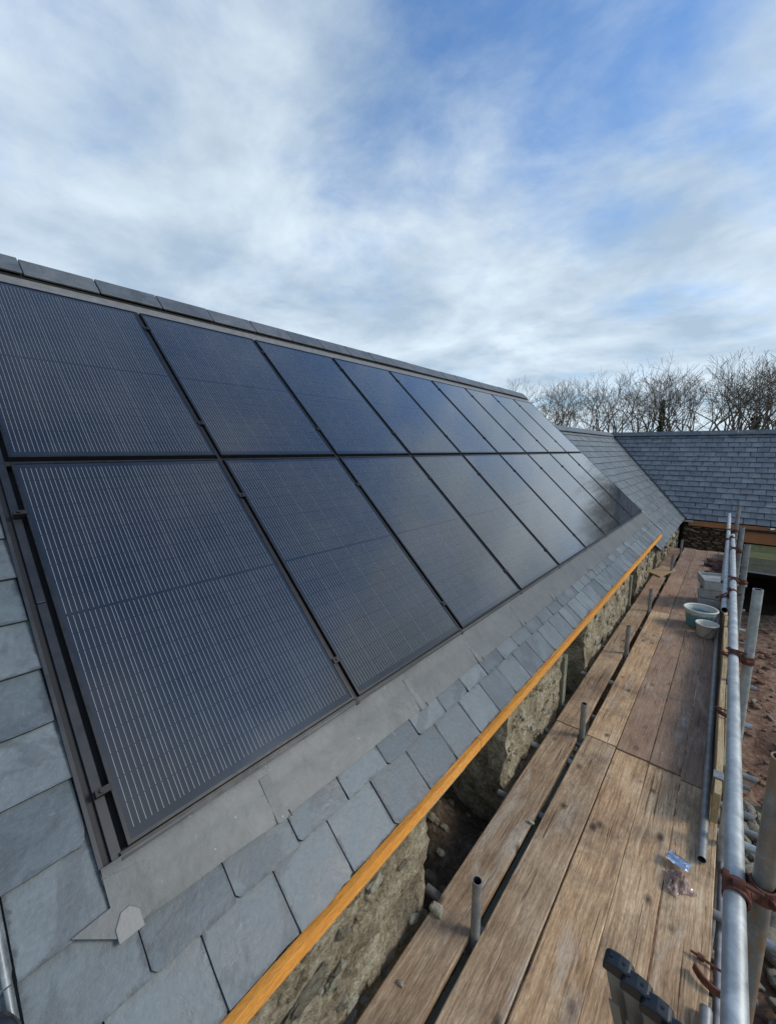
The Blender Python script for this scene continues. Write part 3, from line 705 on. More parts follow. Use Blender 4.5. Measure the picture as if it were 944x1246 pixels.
for row, H in ((0, H1), (1, H2)):
    t0, parts = make_panel(H)
    for k in range(9):
        if k == 0: t = t0
        else:
            t = t0.copy(); COL.objects.link(t)
            for p in parts: c = p.copy(); COL.objects.link(c); c.parent = t
        t.matrix_world = panel_matrix(k, row)
        low = 'lower' if row == 0 else 'upper'
        lab = {0: f'black solar panel nearest the camera, leftmost of the {low} row', 8: f'small looking black solar panel at the far right end of the {low} row'}.get(k, f'black solar panel, {ORD[k]} from the left in the {low} row')
        tag(t, lab, 'solar panel', 'black solar panels on the slate roof')
# rails in the joints
rails = []
for k in range(1, 9):
    t = thing('mounting_rail', tuple(rp(k * 1.06, 0, -0.03)), f'black mounting rail in the joint between the {ORD[k-1]} and {ORD[k]} pairs of panels', 'rail', 'black rails between the panel columns')
    y = k * 1.06
    build('rail', slope_bar(y - 0.009, y + 0.010, -0.022, HT + 0.015, -0.055, -0.016), M_RAIL, t)
    for u in (0.21, 1.40, 2.08, 3.20):
        m1 = slope_bar(y - 0.022, y + 0.022, u, u + 0.03, 0.0015, 0.007); m1.tube(rp(y, u + 0.015, 0.006), rp(y, u + 0.015, 0.013), 0.007, n=8); build('clamp', m1, M_RAIL, t)
m1 = slope_bar(0, 9 * 1.06, H1 - 0.016, H1 + 0.014, -0.055, -0.030); tag(build('row_joint_rail', m1, M_RAIL), 'long black horizontal rail in the joint between upper and lower panel rows', 'rail')
m1 = slope_bar(-0.004, 9 * 1.06 + 0.01, -0.016, 0.008, -0.05, -0.018); tag(build('bottom_rail', m1, M_FRAME), 'black skirt rail along the bottom edge of the lower panels', 'rail')
# strip over the slates at the bottom left corner and the black object
m1 = MB()
m1.tube(rp(-0.291, -0.60, -0.028), rp(-0.291, -0.118, -0.028), 0.0085, n=10); m1.tube(rp(-0.291, -0.114, -0.026), rp(-0.291, 0.9, -0.030), 0.0095, n=10)
tag(build('metal_strip', m1, M_GALVDK), 'thin rounded grey metal strip lying up the slates at the bottom left corner', 'metal strip')
vs, fs = lumps(4.0, 3, 0.05, 0.07, 0.035, 0.15); m1 = MB(); c = rp(-0.33, -0.22, 0.01)
m1.add([c + AY * v.x + UP * v.y + NN * v.z for v in vs], fs, 0, 0, True)
tag(build('boot_toe', m1, M_BLACK), 'rounded black rubbery tip cut off by the bottom left corner of the photo', 'boot')

# ------------------------------------------------------------------ lower link roof and far wing
wing = thing('slate_roofed_wing', (0, 16.5, -4.4), 'far stone wing with dark slate roof closing off the yard behind the scaffold', 'building')
EC = Vector((-0.897, 14.0, -1.908)); RZ = 0.56; L_ = 2.6
# link roof plane (faces +X), eave x=-0.897
link = thing('lower_link_building', (-3.4, 12, -4.4), 'lower slate roofed link between the panel building and the far wing', 'building')
OL = Vector((EC.x, 9.2, EC.z))
slope_len = L_ / ct
M_SLATE_LINK = mat_slate('slate_of_the_link', (0.10, 0.125, 0.138), (0.125, 0.15, 0.162), (0.15, 0.172, 0.182), 0.5, 0.0)
mb = MB()
def lk(x_along, u, n): return OL + AY * x_along + UP * u + NN * n
pl = [(-0.0, 0.02), (4.8, 0.02), (4.8 + L_, slope_len), (0.0, slope_len)]
mb.prism([lk(a, b, -0.035) for a, b in pl], [lk(a, b, -0.07) for a, b in pl])
rx = EC.x - L_; xb_ = 2 * rx - EC.x
mb.prism([(xb_, 9.2, EC.z - .02), (rx, 9.2, RZ - .02), (rx, 16.6, RZ - .02), (xb_, 19.2, EC.z - .02)], [(xb_, 9.2, EC.z - .06), (rx, 9.2, RZ - .06), (rx, 16.6, RZ - .06), (xb_, 19.2, EC.z - .06)])
lroof = build('roof', mb, M_SLATE, link)
rows = []; k = 0
while k * GA < slope_len - 0.05:
    rows.append((k * GA, 0.0, 7.6, 0.1 if k % 2 else 0.1 - SW / 2)); k += 1
stf = MB()
# valley edge: along + (-1)*(L/slope_len)*u <= 4.8
lay_slates(lroof, OL, AY, UP, NN, rows, M_SLATE_LINK, [(1, -L_ / slope_len, 4.76), (0, 1, slope_len - 0.01)], 0.0, stf, key='link', limit=290, gap=0.006, drop=0.022, thick=0.012)
if stf.v: tag(build('slate_courses', stf, [M_SLATE_LINK, M_SLATE_EDGE_SHADE], lroof), kind='stuff')
# wing front slope faces -Y
OW = Vector((EC.x, 14.0, EC.z)); AX = Vector((1, 0, 0)); BW = Vector((0, ct, st)); NW = Vector((0, -st, ct))
def wp(a, b, n): return OW + AX * a + BW * b + NW * n
XW = 5.6
mb = MB(); pl = [(0, 0.02), (XW, 0.02), (XW, slope_len), (-L_, slope_len)]
mb.prism([wp(a, b, -0.035) for a, b in pl], [wp(a, b, -0.07) for a, b in pl])
yb_ = 14.0 + 2 * L_
mb.prism([(xb_, yb_, EC.z - .02), (XW + EC.x, yb_, EC.z - .02), (XW + EC.x, 16.6, RZ - .02), (rx, 16.6, RZ - .02)], [(xb_, yb_, EC.z - .06), (XW + EC.x, yb_, EC.z - .06), (XW + EC.x, 16.6, RZ - .06), (rx, 16.6, RZ - .06)])
wroof = build('roof', mb, M_TRAY_AND_SHADE, wing)  # boarding coloured black to stand in for shade in the slate joints
rows = []; k = 0
while k * GA < slope_len - 0.05:
    rows.append((k * GA, -L_ - .1, XW, 0.05 if k % 2 else 0.05 - SW / 2)); k += 1
rows1 = [(y, xa, min(xb, 2.35), j) for (y, xa, xb, j) in rows]
rows2 = [(y, 2.35, xb, j) for (y, xa, xb, j) in rows]
stf = MB(); cl = [(-1, -L_ / slope_len, -0.02), (0, 1, slope_len - 0.01)]
nw = lay_slates(wroof, OW, AX, BW, NW, rows1, M_SLATE_WING, cl, 0.0, stf, key='wing', limit=299, gap=0.010, drop=0.025, thick=0.015)
lay_slates(wroof, OW, AX, BW, NW, rows2, M_SLATE_WING, cl, 0.0, stf, key='wing', limit=0, gap=0.010, drop=0.025, thick=0.015)
tag(build('slate_courses', stf, [M_SLATE_WING, M_SLATE_EDGE_SHADE], wroof), kind='stuff')
print('slates', n1, nw)
# ridge tiles of wing and link
def ridge_tile(parent, p0, p1, s, run=0.13, t=0.014):
    """p0,p1 on the apex line, s horizontal unit vector across"""
    m1 = MB(); dz = Vector((0, 0, -run * math.tan(TH)))
    for sg in (1, -1):
        o_ = s * (run * sg) + dz; dn = Vector((0, 0, -t))
        a = [p0 + dn, p1 + dn, p1 + o_ + dn, p0 + o_ + dn]; b = [p0, p1, p1 + o_, p0 + o_]
        m1.hexa(a, b)
    build('ridge_tile', m1, M_RIDGE, parent)
x = rx - 0.1
while x < XW + EC.x - 0.4:
    ridge_tile(wroof, Vector((x, 16.6, RZ + 0.055)), Vector((x + 0.446, 16.6, RZ + 0.055)), Vector((0, 1, 0))); x += 0.45
y = 9.25
while y < 16.4:
    ridge_tile(lroof, Vector((rx, y, RZ + 0.052)), Vector((rx, y + 0.446, RZ + 0.052)), Vector((1, 0, 0))); y += 0.45
# valley gutter
m1 = MB(); va = EC + Vector((0, 0, 0.012)); vb = Vector((EC.x - L_, 16.6, RZ + 0.012))
sx = Vector((0.0, -0.085, 0.0)); s2 = Vector((0.085, 0.0, 0.0))
m1.prism([va + sx * 0.5 + Vector((0, 0, .006)), va, vb, vb + sx * 0.5 + Vector((0, 0, .006))], [va + sx * 0.5 + Vector((0, 0, -.03)), va + Vector((0, 0, -.03)), vb + Vector((0, 0, -.03)), vb + sx * 0.5 + Vector((0, 0, -.03))])
build('valley_edge', m1, M_LEADLIGHT, lroof)
m1 = MB(); m1.prism([va + Vector((0, 0, .004)), va + s2 * 0.6 + Vector((0, 0, -.004)), vb + s2 * 0.6 + Vector((0, 0, -.004)), vb + Vector((0, 0, .004))], [va + Vector((0, 0, -.03)), va + s2 * 0.6 + Vector((0, 0, -.03)), vb + s2 * 0.6 + Vector((0, 0, -.03)), vb + Vector((0, 0, -.03))])
build('valley_gutter', m1, M_TRAY_AND_SHADE, lroof)
# link fascia + wall
mb = MB(); rough_block(mb, WX - 0.42, WX + 0.06, 9.9, 14.15, -4.4, -2.0, 0.09, 0.04, seed=8); lwall = build('wall', mb, M_STONE, link)
for k in range(70):
    y, z = q.uniform(9.95, 13.9), q.uniform(-2.9, -2.02); sy = q.uniform(0.06, 0.14)
    vs, fs = lumps(q.random() * 50, 1, 0.03, sy, sy * 0.4, 0.3); m1 = MB(); m1.add([(v.x + WX + 0.075, y + v.y, z + v.z) for v in vs], fs); build('stone', m1, q.choice([M_STONE, M_STONEBROWN, M_STONEPALE]), lwall)
m1 = MB(); m1.box(-0.985, -0.955, 9.75, 14.05, -2.03, -1.955); build('eave_board', m1, M_RAIL, link)
# wing fascia, wall with thin coursed stone, wide opening with header
WY = 14.16
m1 = MB(); m1.box(-0.80, 0.30, 14.03, 14.055, -2.09, -1.945); build('fascia_board', m1, M_FASCIADK, wing)
m1 = MB(); m1.box(-0.93, -0.70, 14.015, 14.029, -2.00, -1.94); build('fascia_cap', m1, M_LEADLIGHT, wing)
m1 = MB(); m1.box(0.304, XW + EC.x, 14.03, 14.055, -2.04, -1.945); build('fascia_board', m1, M_FASCIADK, wing)
m1 = MB(); m1.box(0.304, XW + EC.x, 14.00, 14.05, -2.10, -2.043); build('fascia_batten', m1, M_FRAME, wing)
m1 = MB(); m1.box(0.36, XW + EC.x, 14.06, 14.12, -2.40, -2.10); build('lower_fascia_board', m1, M_FASCIADK, wing)
for i, (za, zb) in enumerate(((-2.62, -2.445), (-2.80, -2.624), (-2.97, -2.804), (-3.14, -2.974))):
    m1 = MB(); m1.box(0.46, XW + EC.x, 14.10 + 0.004 * i, 14.16, za, zb); bevel(build('header_board', m1, M_GREENBOARD if i < 2 else M_POST, wing), 0.003)
m1 = MB(); m1.box(0.44, XW + EC.x, 14.08, 14.13, -3.19, -3.145); build('header_batten', m1, M_LEADLIGHT, wing)
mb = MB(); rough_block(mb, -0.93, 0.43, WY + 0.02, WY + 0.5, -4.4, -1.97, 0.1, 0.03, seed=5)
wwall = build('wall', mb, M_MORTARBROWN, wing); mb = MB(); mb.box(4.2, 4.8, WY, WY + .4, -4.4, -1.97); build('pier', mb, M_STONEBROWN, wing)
z = -3.15; cnt = 0
while z < -2.10:
    hh = q.uniform(0.022, 0.05); x = -0.93
    while x < 0.42:
        ww = q.uniform(0.10, 0.30); x2 = min(x + ww, 0.43)
        vs, fs = lumps(q.random() * 90, 1, (x2 - x) / 2 * 0.93, 0.04, hh / 2 * 0.95, 0.25)
        tl = q.uniform(-0.12, 0.05)
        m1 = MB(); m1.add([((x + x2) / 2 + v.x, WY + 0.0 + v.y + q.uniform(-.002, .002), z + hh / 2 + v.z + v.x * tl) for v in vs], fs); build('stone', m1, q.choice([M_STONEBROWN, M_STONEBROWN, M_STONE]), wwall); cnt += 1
        x = x2 + 0.004
    z += hh + 0.004
print('wing stones', cnt)
# inside of the opening: back wall, floor and end walls so it reads as a dark barn
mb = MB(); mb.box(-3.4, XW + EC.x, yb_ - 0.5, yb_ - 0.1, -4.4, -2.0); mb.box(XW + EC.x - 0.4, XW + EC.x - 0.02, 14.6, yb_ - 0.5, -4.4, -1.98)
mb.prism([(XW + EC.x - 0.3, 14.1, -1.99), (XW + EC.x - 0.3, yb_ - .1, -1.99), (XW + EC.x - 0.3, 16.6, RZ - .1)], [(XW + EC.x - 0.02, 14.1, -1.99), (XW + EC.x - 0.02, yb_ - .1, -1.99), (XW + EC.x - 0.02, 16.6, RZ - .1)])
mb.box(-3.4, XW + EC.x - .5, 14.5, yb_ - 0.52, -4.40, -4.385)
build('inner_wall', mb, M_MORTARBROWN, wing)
m1 = MB(); m1.tube((0.95, 14.03, -1.98), (0.83, 13.5, -1.92), 0.024, n=12, wall=0.004); tag(build('scaffold_tube', m1, [M_GALV, M_INSIDE]), 'short galvanised tube end poking out over the far fascia', 'tube')

# ------------------------------------------------------------------ scaffold deck
ZD = -2.45
LANES = [(-1.000, -0.788), (-0.738, -0.509), (-0.504, -0.273), (-0.268, -0.066), (-0.061, 0.160)]
SEG = [[(-0.9, 3.567), (3.575, 7.335), (7.345, 9.3), (9.9, 12.3)],
       [(-0.7, 3.545), (3.553, 7.18), (7.188, 9.655), (9.665, 12.5)],
       [(-0.8, 3.525), (3.535, 7.60), (7.61, 12.45)],
       [(-0.6, 3.520), (3.530, 8.3), (8.31, 12.5)],
       [(-0.9, 3.480), (3.49, 7.9), (7.91, 12.5)]]
LN = ['inner lane beside the wall', 'second lane from the wall', 'middle lane', 'fourth lane from the wall', 'outer lane beside the toe board']
def board(lane, s, xa, xb, ya, yb):
    mb = MB(); n = 14; th = 0.038; z = ZD + rnd.uniform(-0.002, 0.003) + (0.006 if s >= 1 else 0)
    warp = rnd.uniform(-0.004, 0.004); vs = []
    for i in range(n + 1):
        t = i / n; y = ya + (yb - ya) * t; o = warp * math.sin(math.pi * t); jj = lambda: rnd.uniform(-0.0018, 0.0018)
        a, b = xa + o + jj(), xb + o + jj(); c = 0.003
        vs += [(a, y, z - th), (a, y, z - c), (a + c * 1.6, y, z), ((a + b) / 2, y, z - 0.0012), (b - c * 1.6, y, z), (b, y, z - c), (b, y, z - th)]
    fs = [(i * 7 + k, i * 7 + (k + 1) % 7, (i + 1) * 7 + (k + 1) % 7, (i + 1) * 7 + k) for i in range(n) for k in range(7)]
    fs += [tuple(range(6, -1, -1)), tuple(n * 7 + k for k in range(7))]
    mb.add(vs, fs); far = ['near', 'next', 'far', 'farthest'][s]
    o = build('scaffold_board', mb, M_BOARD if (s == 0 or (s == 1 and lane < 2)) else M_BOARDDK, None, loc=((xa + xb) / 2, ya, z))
    return tag(o, f'weathered wooden scaffold board, {far} one in the {LN[lane]}', 'board', 'scaffold boards of the walkway')
for i, (xa, xb) in enumerate(LANES):
    for s, (ya, yb) in enumerate(SEG[i]): board(i, s, xa, xb, ya, yb)
m1 = MB(); m1.box(-0.80, -0.715, -0.9, 3.35, -2.60, -2.565); tag(build('packing_plank', m1, M_POST), 'greenish grey plank seen down the gap between the two near inner boards', 'plank')
# ply square
m1 = MB(); zz = ZD + 0.008
c = [(-1.10, 9.42), (-0.86, 9.18), (-0.68, 9.95), (-0.93, 10.1)]
m1.prism([(x, y, zz + 0.022) for x, y in c], [(x, y, zz) for x, y in c])
tag(build('plywood_square', m1, M_OSB), 'square offcut of chipped plywood lying across the inner boards', 'plywood')
# toe boards on edge
def edge_board(ya, yb, x, z0, z1, t, lab, mat=M_TOE):
    m1 = MB(); n = 10; vs = []
    for i in range(n + 1):
        y = ya + (yb - ya) * i / n; o = 0.004 * math.sin(i * 1.3)
        vs += [(x + o, y, z0), (x + t + o, y, z0), (x + t + o, y, z1), (x + o, y, z1)]
    m1.add(vs, [(i * 4 + k, i * 4 + (k + 1) % 4, (i + 1) * 4 + (k + 1) % 4, (i + 1) * 4 + k) for i in range(n) for k in range(4)] + [(3, 2, 1, 0), (n * 4, n * 4 + 1, n * 4 + 2, n * 4 + 3)])
    tag(bevel(build('toe_board', m1, mat, None, loc=(x, ya, z0)), 0.004), lab, 'toe board', 'toe boards along the outer edge')
edge_board(3.15, 6.9, 0.118, -2.42, -2.20, 0.038, 'pale yellowish toe board on edge beside the tubs, near end cut square')
edge_board(3.55, 7.2, 0.160, -2.46, -2.24, 0.034, 'greenish grey second board lapped behind the pale toe board', M_POST)
edge_board(6.95, 12.3, 0.105, -2.44, -2.21, 0.038, 'darker far toe board continuing to the end of the walkway', M_BOARD)

# ------------------------------------------------------------------ scaffold tubes
RT = 0.0242
def tube(p0, p1, lab, mat=M_GALV, group=None, cat='scaffold tube', n=20, r=RT, name='scaffold_tube'):
    m1 = MB(); p0 = Vector(p0); p1 = Vector(p1); N_ = max(1, int((p1 - p0).length / 0.6))
    m1.tube(p0, p1, r, n=n, wall=0.004)
    o = build(name, m1, [mat, M_INSIDE], None, loc=p0); return tag(o, lab, cat, group)
tube((0.128, -0.6, -1.19), (0.095, 7.6, -1.215), 'long galvanised guard rail tube running along the outer edge, nearest the camera')
tube((0.062, 4.05, -1.25), (0.035, 10.2, -1.23), 'second guard rail tube with open black end, lapped left of the main rail')
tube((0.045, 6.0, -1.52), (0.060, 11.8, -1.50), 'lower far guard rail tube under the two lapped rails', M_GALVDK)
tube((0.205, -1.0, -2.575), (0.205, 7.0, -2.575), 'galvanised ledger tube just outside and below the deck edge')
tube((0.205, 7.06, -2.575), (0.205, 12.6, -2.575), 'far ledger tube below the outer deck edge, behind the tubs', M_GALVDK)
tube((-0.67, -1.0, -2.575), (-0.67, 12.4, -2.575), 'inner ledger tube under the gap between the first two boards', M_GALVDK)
tube((0.094, 2.80, -2.42), (0.045, 8.6, -2.415), 'loose grey tube lying on the deck against the toe board', M_GALVDK)
m1 = MB(); m1.tube((0.145, 1.0, -2.42), (0.150, 1.985, -2.42), RT, n=18, wall=0.004); tag(build('scaffold_tube', m1, [M_GALVDK, M_INSIDE]), 'short tube end on the deck at the very bottom edge of the photo', 'scaffold tube')
for i, (y, top, xx) in enumerate(((1.39, -0.80, 0.178), (3.03, -0.78, 0.178), (4.90, -0.86, 0.172), (6.45, -0.92, 0.160), (8.1, -0.86, 0.13), (9.9, -1.02, 0.16), (11.6, -1.2, 0.17))):
    lab = ['rust stained standard tube nearest the camera at the right edge', 'tall galvanised standard standing free against the dark opening', 'third outer standard from the camera, clamped to both rails',
           'fourth outer standard from the camera, beside the green header boards', 'tall outer standard rising above the far end of the rails', 'outer standard in front of the far orange fascia', 'farthest outer standard at the end of the walkway'][i]
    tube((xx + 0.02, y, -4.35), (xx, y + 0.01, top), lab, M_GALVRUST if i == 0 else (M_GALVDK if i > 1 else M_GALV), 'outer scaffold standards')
for i, (y, top) in enumerate(((1.60, -2.125), (3.50, -2.14), (5.38, -2.09), (7.10, -2.09), (9.78, -2.10), (11.6, -2.08))):
    lab = ['nearest open topped stub standard rising through the board gap', 'second stub standard from the camera, at the board joint', 'third stub standard from the camera, in the board gap', 'fourth stub standard from the camera, short of the plywood', 'fifth stub standard, just beyond the plywood square', 'farthest stub standard, beside the end wall'][i]
    tube((-0.763, y, -4.2), (-0.763 + (0.02 if i > 3 else 0), y, top), lab, M_GALVDK, 'inner stub standards through the deck')
tys = [0.55, 1.67, 2.56, 3.22, 3.47, 3.95, 4.70, 5.55, 6.50, 7.35, 8.30, 9.05, 9.9, 10.8, 11.7]
WORDS = ['first', 'second', 'third', 'fourth', 'fifth', 'sixth', 'seventh', 'eighth', 'ninth', 'tenth', 'eleventh', 'twelfth', 'thirteenth', 'fourteenth', 'farthest']
for i, y in enumerate(tys):
    tube((-1.13 + rnd.uniform(-.02, .05), y, -2.518), (0.37 + rnd.uniform(-.03, .08), y + rnd.uniform(-.03, .05), -2.518), f'cross tube under the deck, {WORDS[i]} from the camera', M_GALVDK if i % 3 else M_GALV, 'cross tubes under the deck', n=14)
for i, (y, z) in enumerate(((3.85, -2.9), (5.0, -3.3), (6.6, -2.95), (8.7, -3.2))):
    tube((-0.9, y, z), (0.45, y, z), f'lower cross tube beneath the walkway, {WORDS[i]} from the camera', M_GALVDK, 'lower cross tubes', n=14)

# couplers: two half rings per tube with bolts and nuts
def ring(mb, c, d, r, w, t=0.006, n=18, a0=0, a1=2 * math.pi):
    c = Vector(c); d = Vector(d).normalized(); a = d.orthogonal().normalized(); b = d.cross(a); vs = []
    for i in range(n + 1):
        an = a0 + (a1 - a0) * i / n; e = a * math.cos(an) + b * math.sin(an)
        vs += [c + e * r - d * w / 2, c + e * (r + t) - d * w / 2, c + e * (r + t) + d * w / 2, c + e * r + d * w / 2]
    mb.add(vs, [(i * 4 + k, i * 4 + (k + 1) % 4, (i + 1) * 4 + (k + 1) % 4, (i + 1) * 4 + k) for i in range(n) for k in range(4)])
def coupler(c1, d1, c2, d2, lab, group=None, w=0.045):
    c1, c2, d1, d2 = Vector(c1), Vector(c2), Vector(d1), Vector(d2)
    t = thing('scaffold_coupler', tuple((c1 + c2) / 2), lab, 'coupler', group)
    for c, d, o in ((c1, d1, c2), (c2, d2, c1)):
        m1 = MB(); ring(m1, c, d, RT + 0.001, w); build('band', m1, M_RUST, t)
        away = (c - o); away -= d.normalized() * away.dot(d.normalized()); away = away.normalized() if away.length > 1e-4 else d.orthogonal().normalized()
        side = d.normalized().cross(away)
        b0 = c + side * (RT + 0.013) - away * 0.05; b1 = c + side * (RT + 0.013) + away * 0.045
        m1 = MB(); m1.tube(b0, b1, 0.006, n=8); m1.tube(b1 - away * 0.022, b1 - away * 0.008, 0.0125, n=6); build('bolt', m1, M_RUST, t)
        m1 = MB(); p = c + side * (RT + 0.006)
        m1.tube(p - away * 0.012, p + away * 0.014, 0.016, 0.012, n=8); build('lug', m1, M_RUST, t); m1 = MB(); m1.tube(c - side * (RT + 0.012) - away * 0.014, c - side * (RT + 0.012) + away * 0.014, 0.012, n=8); build('lug', m1, M_RUST, t)
    m1 = MB(); m1.tube(c1 + (c2 - c1) * 0.36, c1 + (c2 - c1) * 0.64, 0.018, n=10); build('swivel', m1, M_RUST, t)
Yd, Zd, Xd = (0, 1, 0), (0, 0, 1), (1, 0, 0)
coupler((0.124, 1.33, -1.195), Yd, (0.181, 1.39, -1.20), Zd, 'rusty coupler joining the near rust stained standard to the guard rail', 'rusty couplers on the rails')
coupler((0.118, 3.02, -1.20), Yd, (0.180, 3.03, -1.205), Zd, 'rusty coupler on the tall free standing standard', 'rusty couplers on the rails')
coupler((0.110, 4.85, -1.205), Yd, (0.172, 4.90, -1.21), Zd, 'rusty coupler on the third standard, past the tubs', 'rusty couplers on the rails')
coupler((0.103, 6.42, -1.21), Yd, (0.160, 6.45, -1.215), Zd, 'small rusty coupler on the fourth standard', 'rusty couplers on the rails')
coupler((0.055, 4.35, -1.25), Yd, (0.105, 4.45, -1.205), Yd, 'dark coupler clamping the open ended rail to the main rail', 'rusty couplers on the rails')
coupler((0.045, 7.2, -1.24), Yd, (0.100, 7.25, -1.21), Yd, 'far dark coupler clamping the two lapped rails', 'rusty couplers on the rails')
coupler((0.05, 8.1, -1.24), Yd, (0.13, 8.11, -1.22), Zd, 'dark coupler on the tall far standard', 'rusty couplers on the rails')
# board clips: hooked band over the deck edge / toe board
def board_clip(y, x, z, lab, big=1.0):
    t = thing('board_clip', (x, y, z), lab, 'clip', 'rusty clips on the deck edge')
    m1 = MB(); ring(m1, (x + 0.02, y + 0.02, z + 0.012), (0.15, 0.1, 1), 0.060 * big, 0.034, 0.010, 14, math.pi * 0.9, math.pi * 1.75); build('hook_band', m1, M_RUST, t)
    m1 = MB(); m1.tube((x - 0.055 * big, y + 0.055, z + 0.014), (x + 0.085 * big, y + 0.045, z + 0.012), 0.006, n=8); m1.tube((x - 0.035 * big, y + 0.054, z + 0.014), (x - 0.015 * big, y + 0.053, z + 0.014), 0.014, n=6); build('bolt', m1, M_RUST, t)
board_clip(2.16, 0.155, ZD + 0.005, 'big rusty hooked clip over the bare deck edge near the ladder', 1.35)
board_clip(4.2, 0.150, -2.195, 'rusty clip band over the pale toe board, halfway along', 1.1)
board_clip(5.5, 0.145, -2.195, 'rusty clip over the toe board near the white tub', 1.1)
m1 = MB(); x0 = 0.110; m1.box(x0, x0 + .055, 3.30, 3.38, -2.196, -2.19); m1.box(x0, x0 + .006, 3.30, 3.38, -2.33, -2.196); m1.box(x0 + .05, x0 + .056, 3.30, 3.38, -2.33, -2.196)
tag(build('board_end_band', m1, M_GALVDK), 'grey metal band wrapped round the near end of the toe board', 'metal band')

# ------------------------------------------------------------------ things on the deck
SB = 0.73; t = thing('mixing_tub', (-0.145, 6.93, ZD + .008), 'large round blue tub with dried mortar rim, standing on the boards', 'tub')
zz = ZD + 0.008; c = (-0.145, 6.93, zz)
sc = lambda pr, k, kz=None: [(r * k, z * (kz or k)) for r, z in pr]
m1 = MB(); m1.lathe(c, sc([(0.0, 0.0), (0.185, 0.0), (0.20, 0.02), (0.245, 0.30), (0.262, 0.325), (0.268, 0.335), (0.262, 0.342), (0.250, 0.338), (0.236, 0.30), (0.19, 0.03)], .73, .76), 36); build('shell', m1, M_BLUE, t)
m1 = MB(); m1.lathe(c, sc([(0.249, 0.322), (0.272, 0.326), (0.277, 0.338), (0.268, 0.350), (0.246, 0.347), (0.240, 0.332)], .73, .76), 36); build('rim', m1, M_WHITETUB, t)
m1 = MB(); m1.lathe(c, sc([(0.222, 0.22), (0.15, 0.20), (0.07, 0.215), (0.0, 0.20)], .73, .76), 30); build('mortar_fill', m1, M_CEMENTIN, t)
t = thing('white_bucket', (-0.052, 6.60, zz), 'small dusty white bucket in front of the blue tub', 'bucket'); c = (-0.052, 6.60, zz)
m1 = MB(); m1.lathe(c, sc([(0.0, 0.0), (0.115, 0.0), (0.125, 0.01), (0.150, 0.20), (0.162, 0.205), (0.164, 0.222), (0.152, 0.228), (0.143, 0.21), (0.118, 0.03), (0.0, 0.03)], .80), 32); build('shell', m1, M_WHITETUB, t)
m1 = MB(); m1.lathe(c, sc([(0.137, 0.14), (0.07, 0.13), (0.0, 0.135)], .80), 28); build('mortar_fill', m1, M_CEMENTIN, t)
m1 = MB(); pr = None
for i in range(13):
    a = math.pi * (1.05 + 0.62 * i / 12); p = Vector((c[0] + 0.135 * math.cos(a), c[1] + 0.135 * math.sin(a), zz + 0.155 - 0.145 * math.sin(math.pi * i / 12)))
    if pr: m1.tube(pr, p, 0.003, n=6)
    pr = p
build('handle', m1, M_RUST, t)
for i, (dx, dy, an, tilt) in enumerate(((0, 0, 0.05, 0), (0.012, 0.01, 0.0, 0), (0.01, -0.03, 0.22, 0.03))):
    m1 = MB(); hw, hl, hh = 0.19, 0.26, 0.155; ca, sa = math.cos(an), math.sin(an); cx, cy = -0.045 + dx, 8.05 + dy; z0 = zz + i * 0.158
    # solid side, shallow recessed top: a rim with a sunk face
    def pt(a, b, z): return (cx + a * ca - b * sa, cy + a * sa + b * ca, z + a * tilt)
    sl = 0.02
    o4 = [(-hw, -hl), (hw, -hl), (hw, hl), (-hw, hl)]
    bot = [pt(a * (1 - sl * 4), b * (1 - sl * 3), z0) for a, b in o4]; top = [pt(a, b, z0 + hh) for a, b in o4]
    it = [pt(a * 0.88, b * 0.90, z0 + hh) for a, b in o4]; ib = [pt(a * 0.82, b * 0.86, z0 + hh - 0.04) for a, b in o4]
    m1.add(bot + top + it + ib, [(3, 2, 1, 0)] + [(k, (k + 1) % 4, (k + 1) % 4 + 4, k + 4) for k in range(4)] + [(k + 4, (k + 1) % 4 + 4, (k + 1) % 4 + 8, k + 8) for k in range(4)] + [(k + 8, (k + 1) % 4 + 8, (k + 1) % 4 + 12, k + 12) for k in range(4)] + [(12, 13, 14, 15)])
    tag(bevel(build('stacked_tray', m1, M_CONCRETE, None, loc=(cx, cy, z0)), 0.008, 3), ['grey tray at the bottom of the stack beside the rail', 'grey tray in the middle of the stack of three', 'askew grey tray with sunken top, topmost of the stack'][i], 'tray', 'stacked grey trays')
for i in range(26):
    s = q.uniform(0.04, 0.10); x, y = q.uniform(-0.16, 0.08), q.uniform(9.2, 11.3)
    vs, fs = lumps(i * 1.7, 2, s * 1.5, s, s * 0.5, 0.4); an = q.uniform(0, 3.1); ca, sa = math.cos(an), math.sin(an)
    m1 = MB(); m1.add([(x + v.x * ca - v.y * sa, y + v.x * sa + v.y * ca, zz + s * 0.4 + v.z) for v in vs], fs)
    tag(build('loose_stone', m1, M_REDRUBBLE, None, loc=(x, y, zz)), 'reddish lump of stone in the small heap on the far outer boards', 'stone', 'reddish stones heaped on the deck')
# small bits: mortar crumbs and a nail
for i, (x, y, s) in enumerate(((-0.54, 7.55, 0.022), (-0.40, 7.9, 0.02), (-0.97, 1.56, 0.026), (-0.55, 5.9, .012), (-0.93, 1.2, .010), (-0.78, 2.4, .012))):
    vs, fs = lumps(i + 20, 2, s * 1.6, s, s * 0.8, 0.4); m1 = MB(); m1.add([(x + v.x, y + v.y, zz - 0.003 + s * 0.5 + v.z) for v in vs], fs)
    tag(build('mortar_crumb', m1, M_STONEPALE, None, loc=(x, y, zz)), ['pale crumb on the joint of the second lane, farther of two', 'pale crumb past the board joint near the tub', 'whitish lump on the inner board edge over the pit', 'tiny crumb on the deck left of the tubs', 'tiny pale crumb on the inner board near the camera', 'tiny pale crumb beside the gap, near the second cross tube'][i], 'crumb')
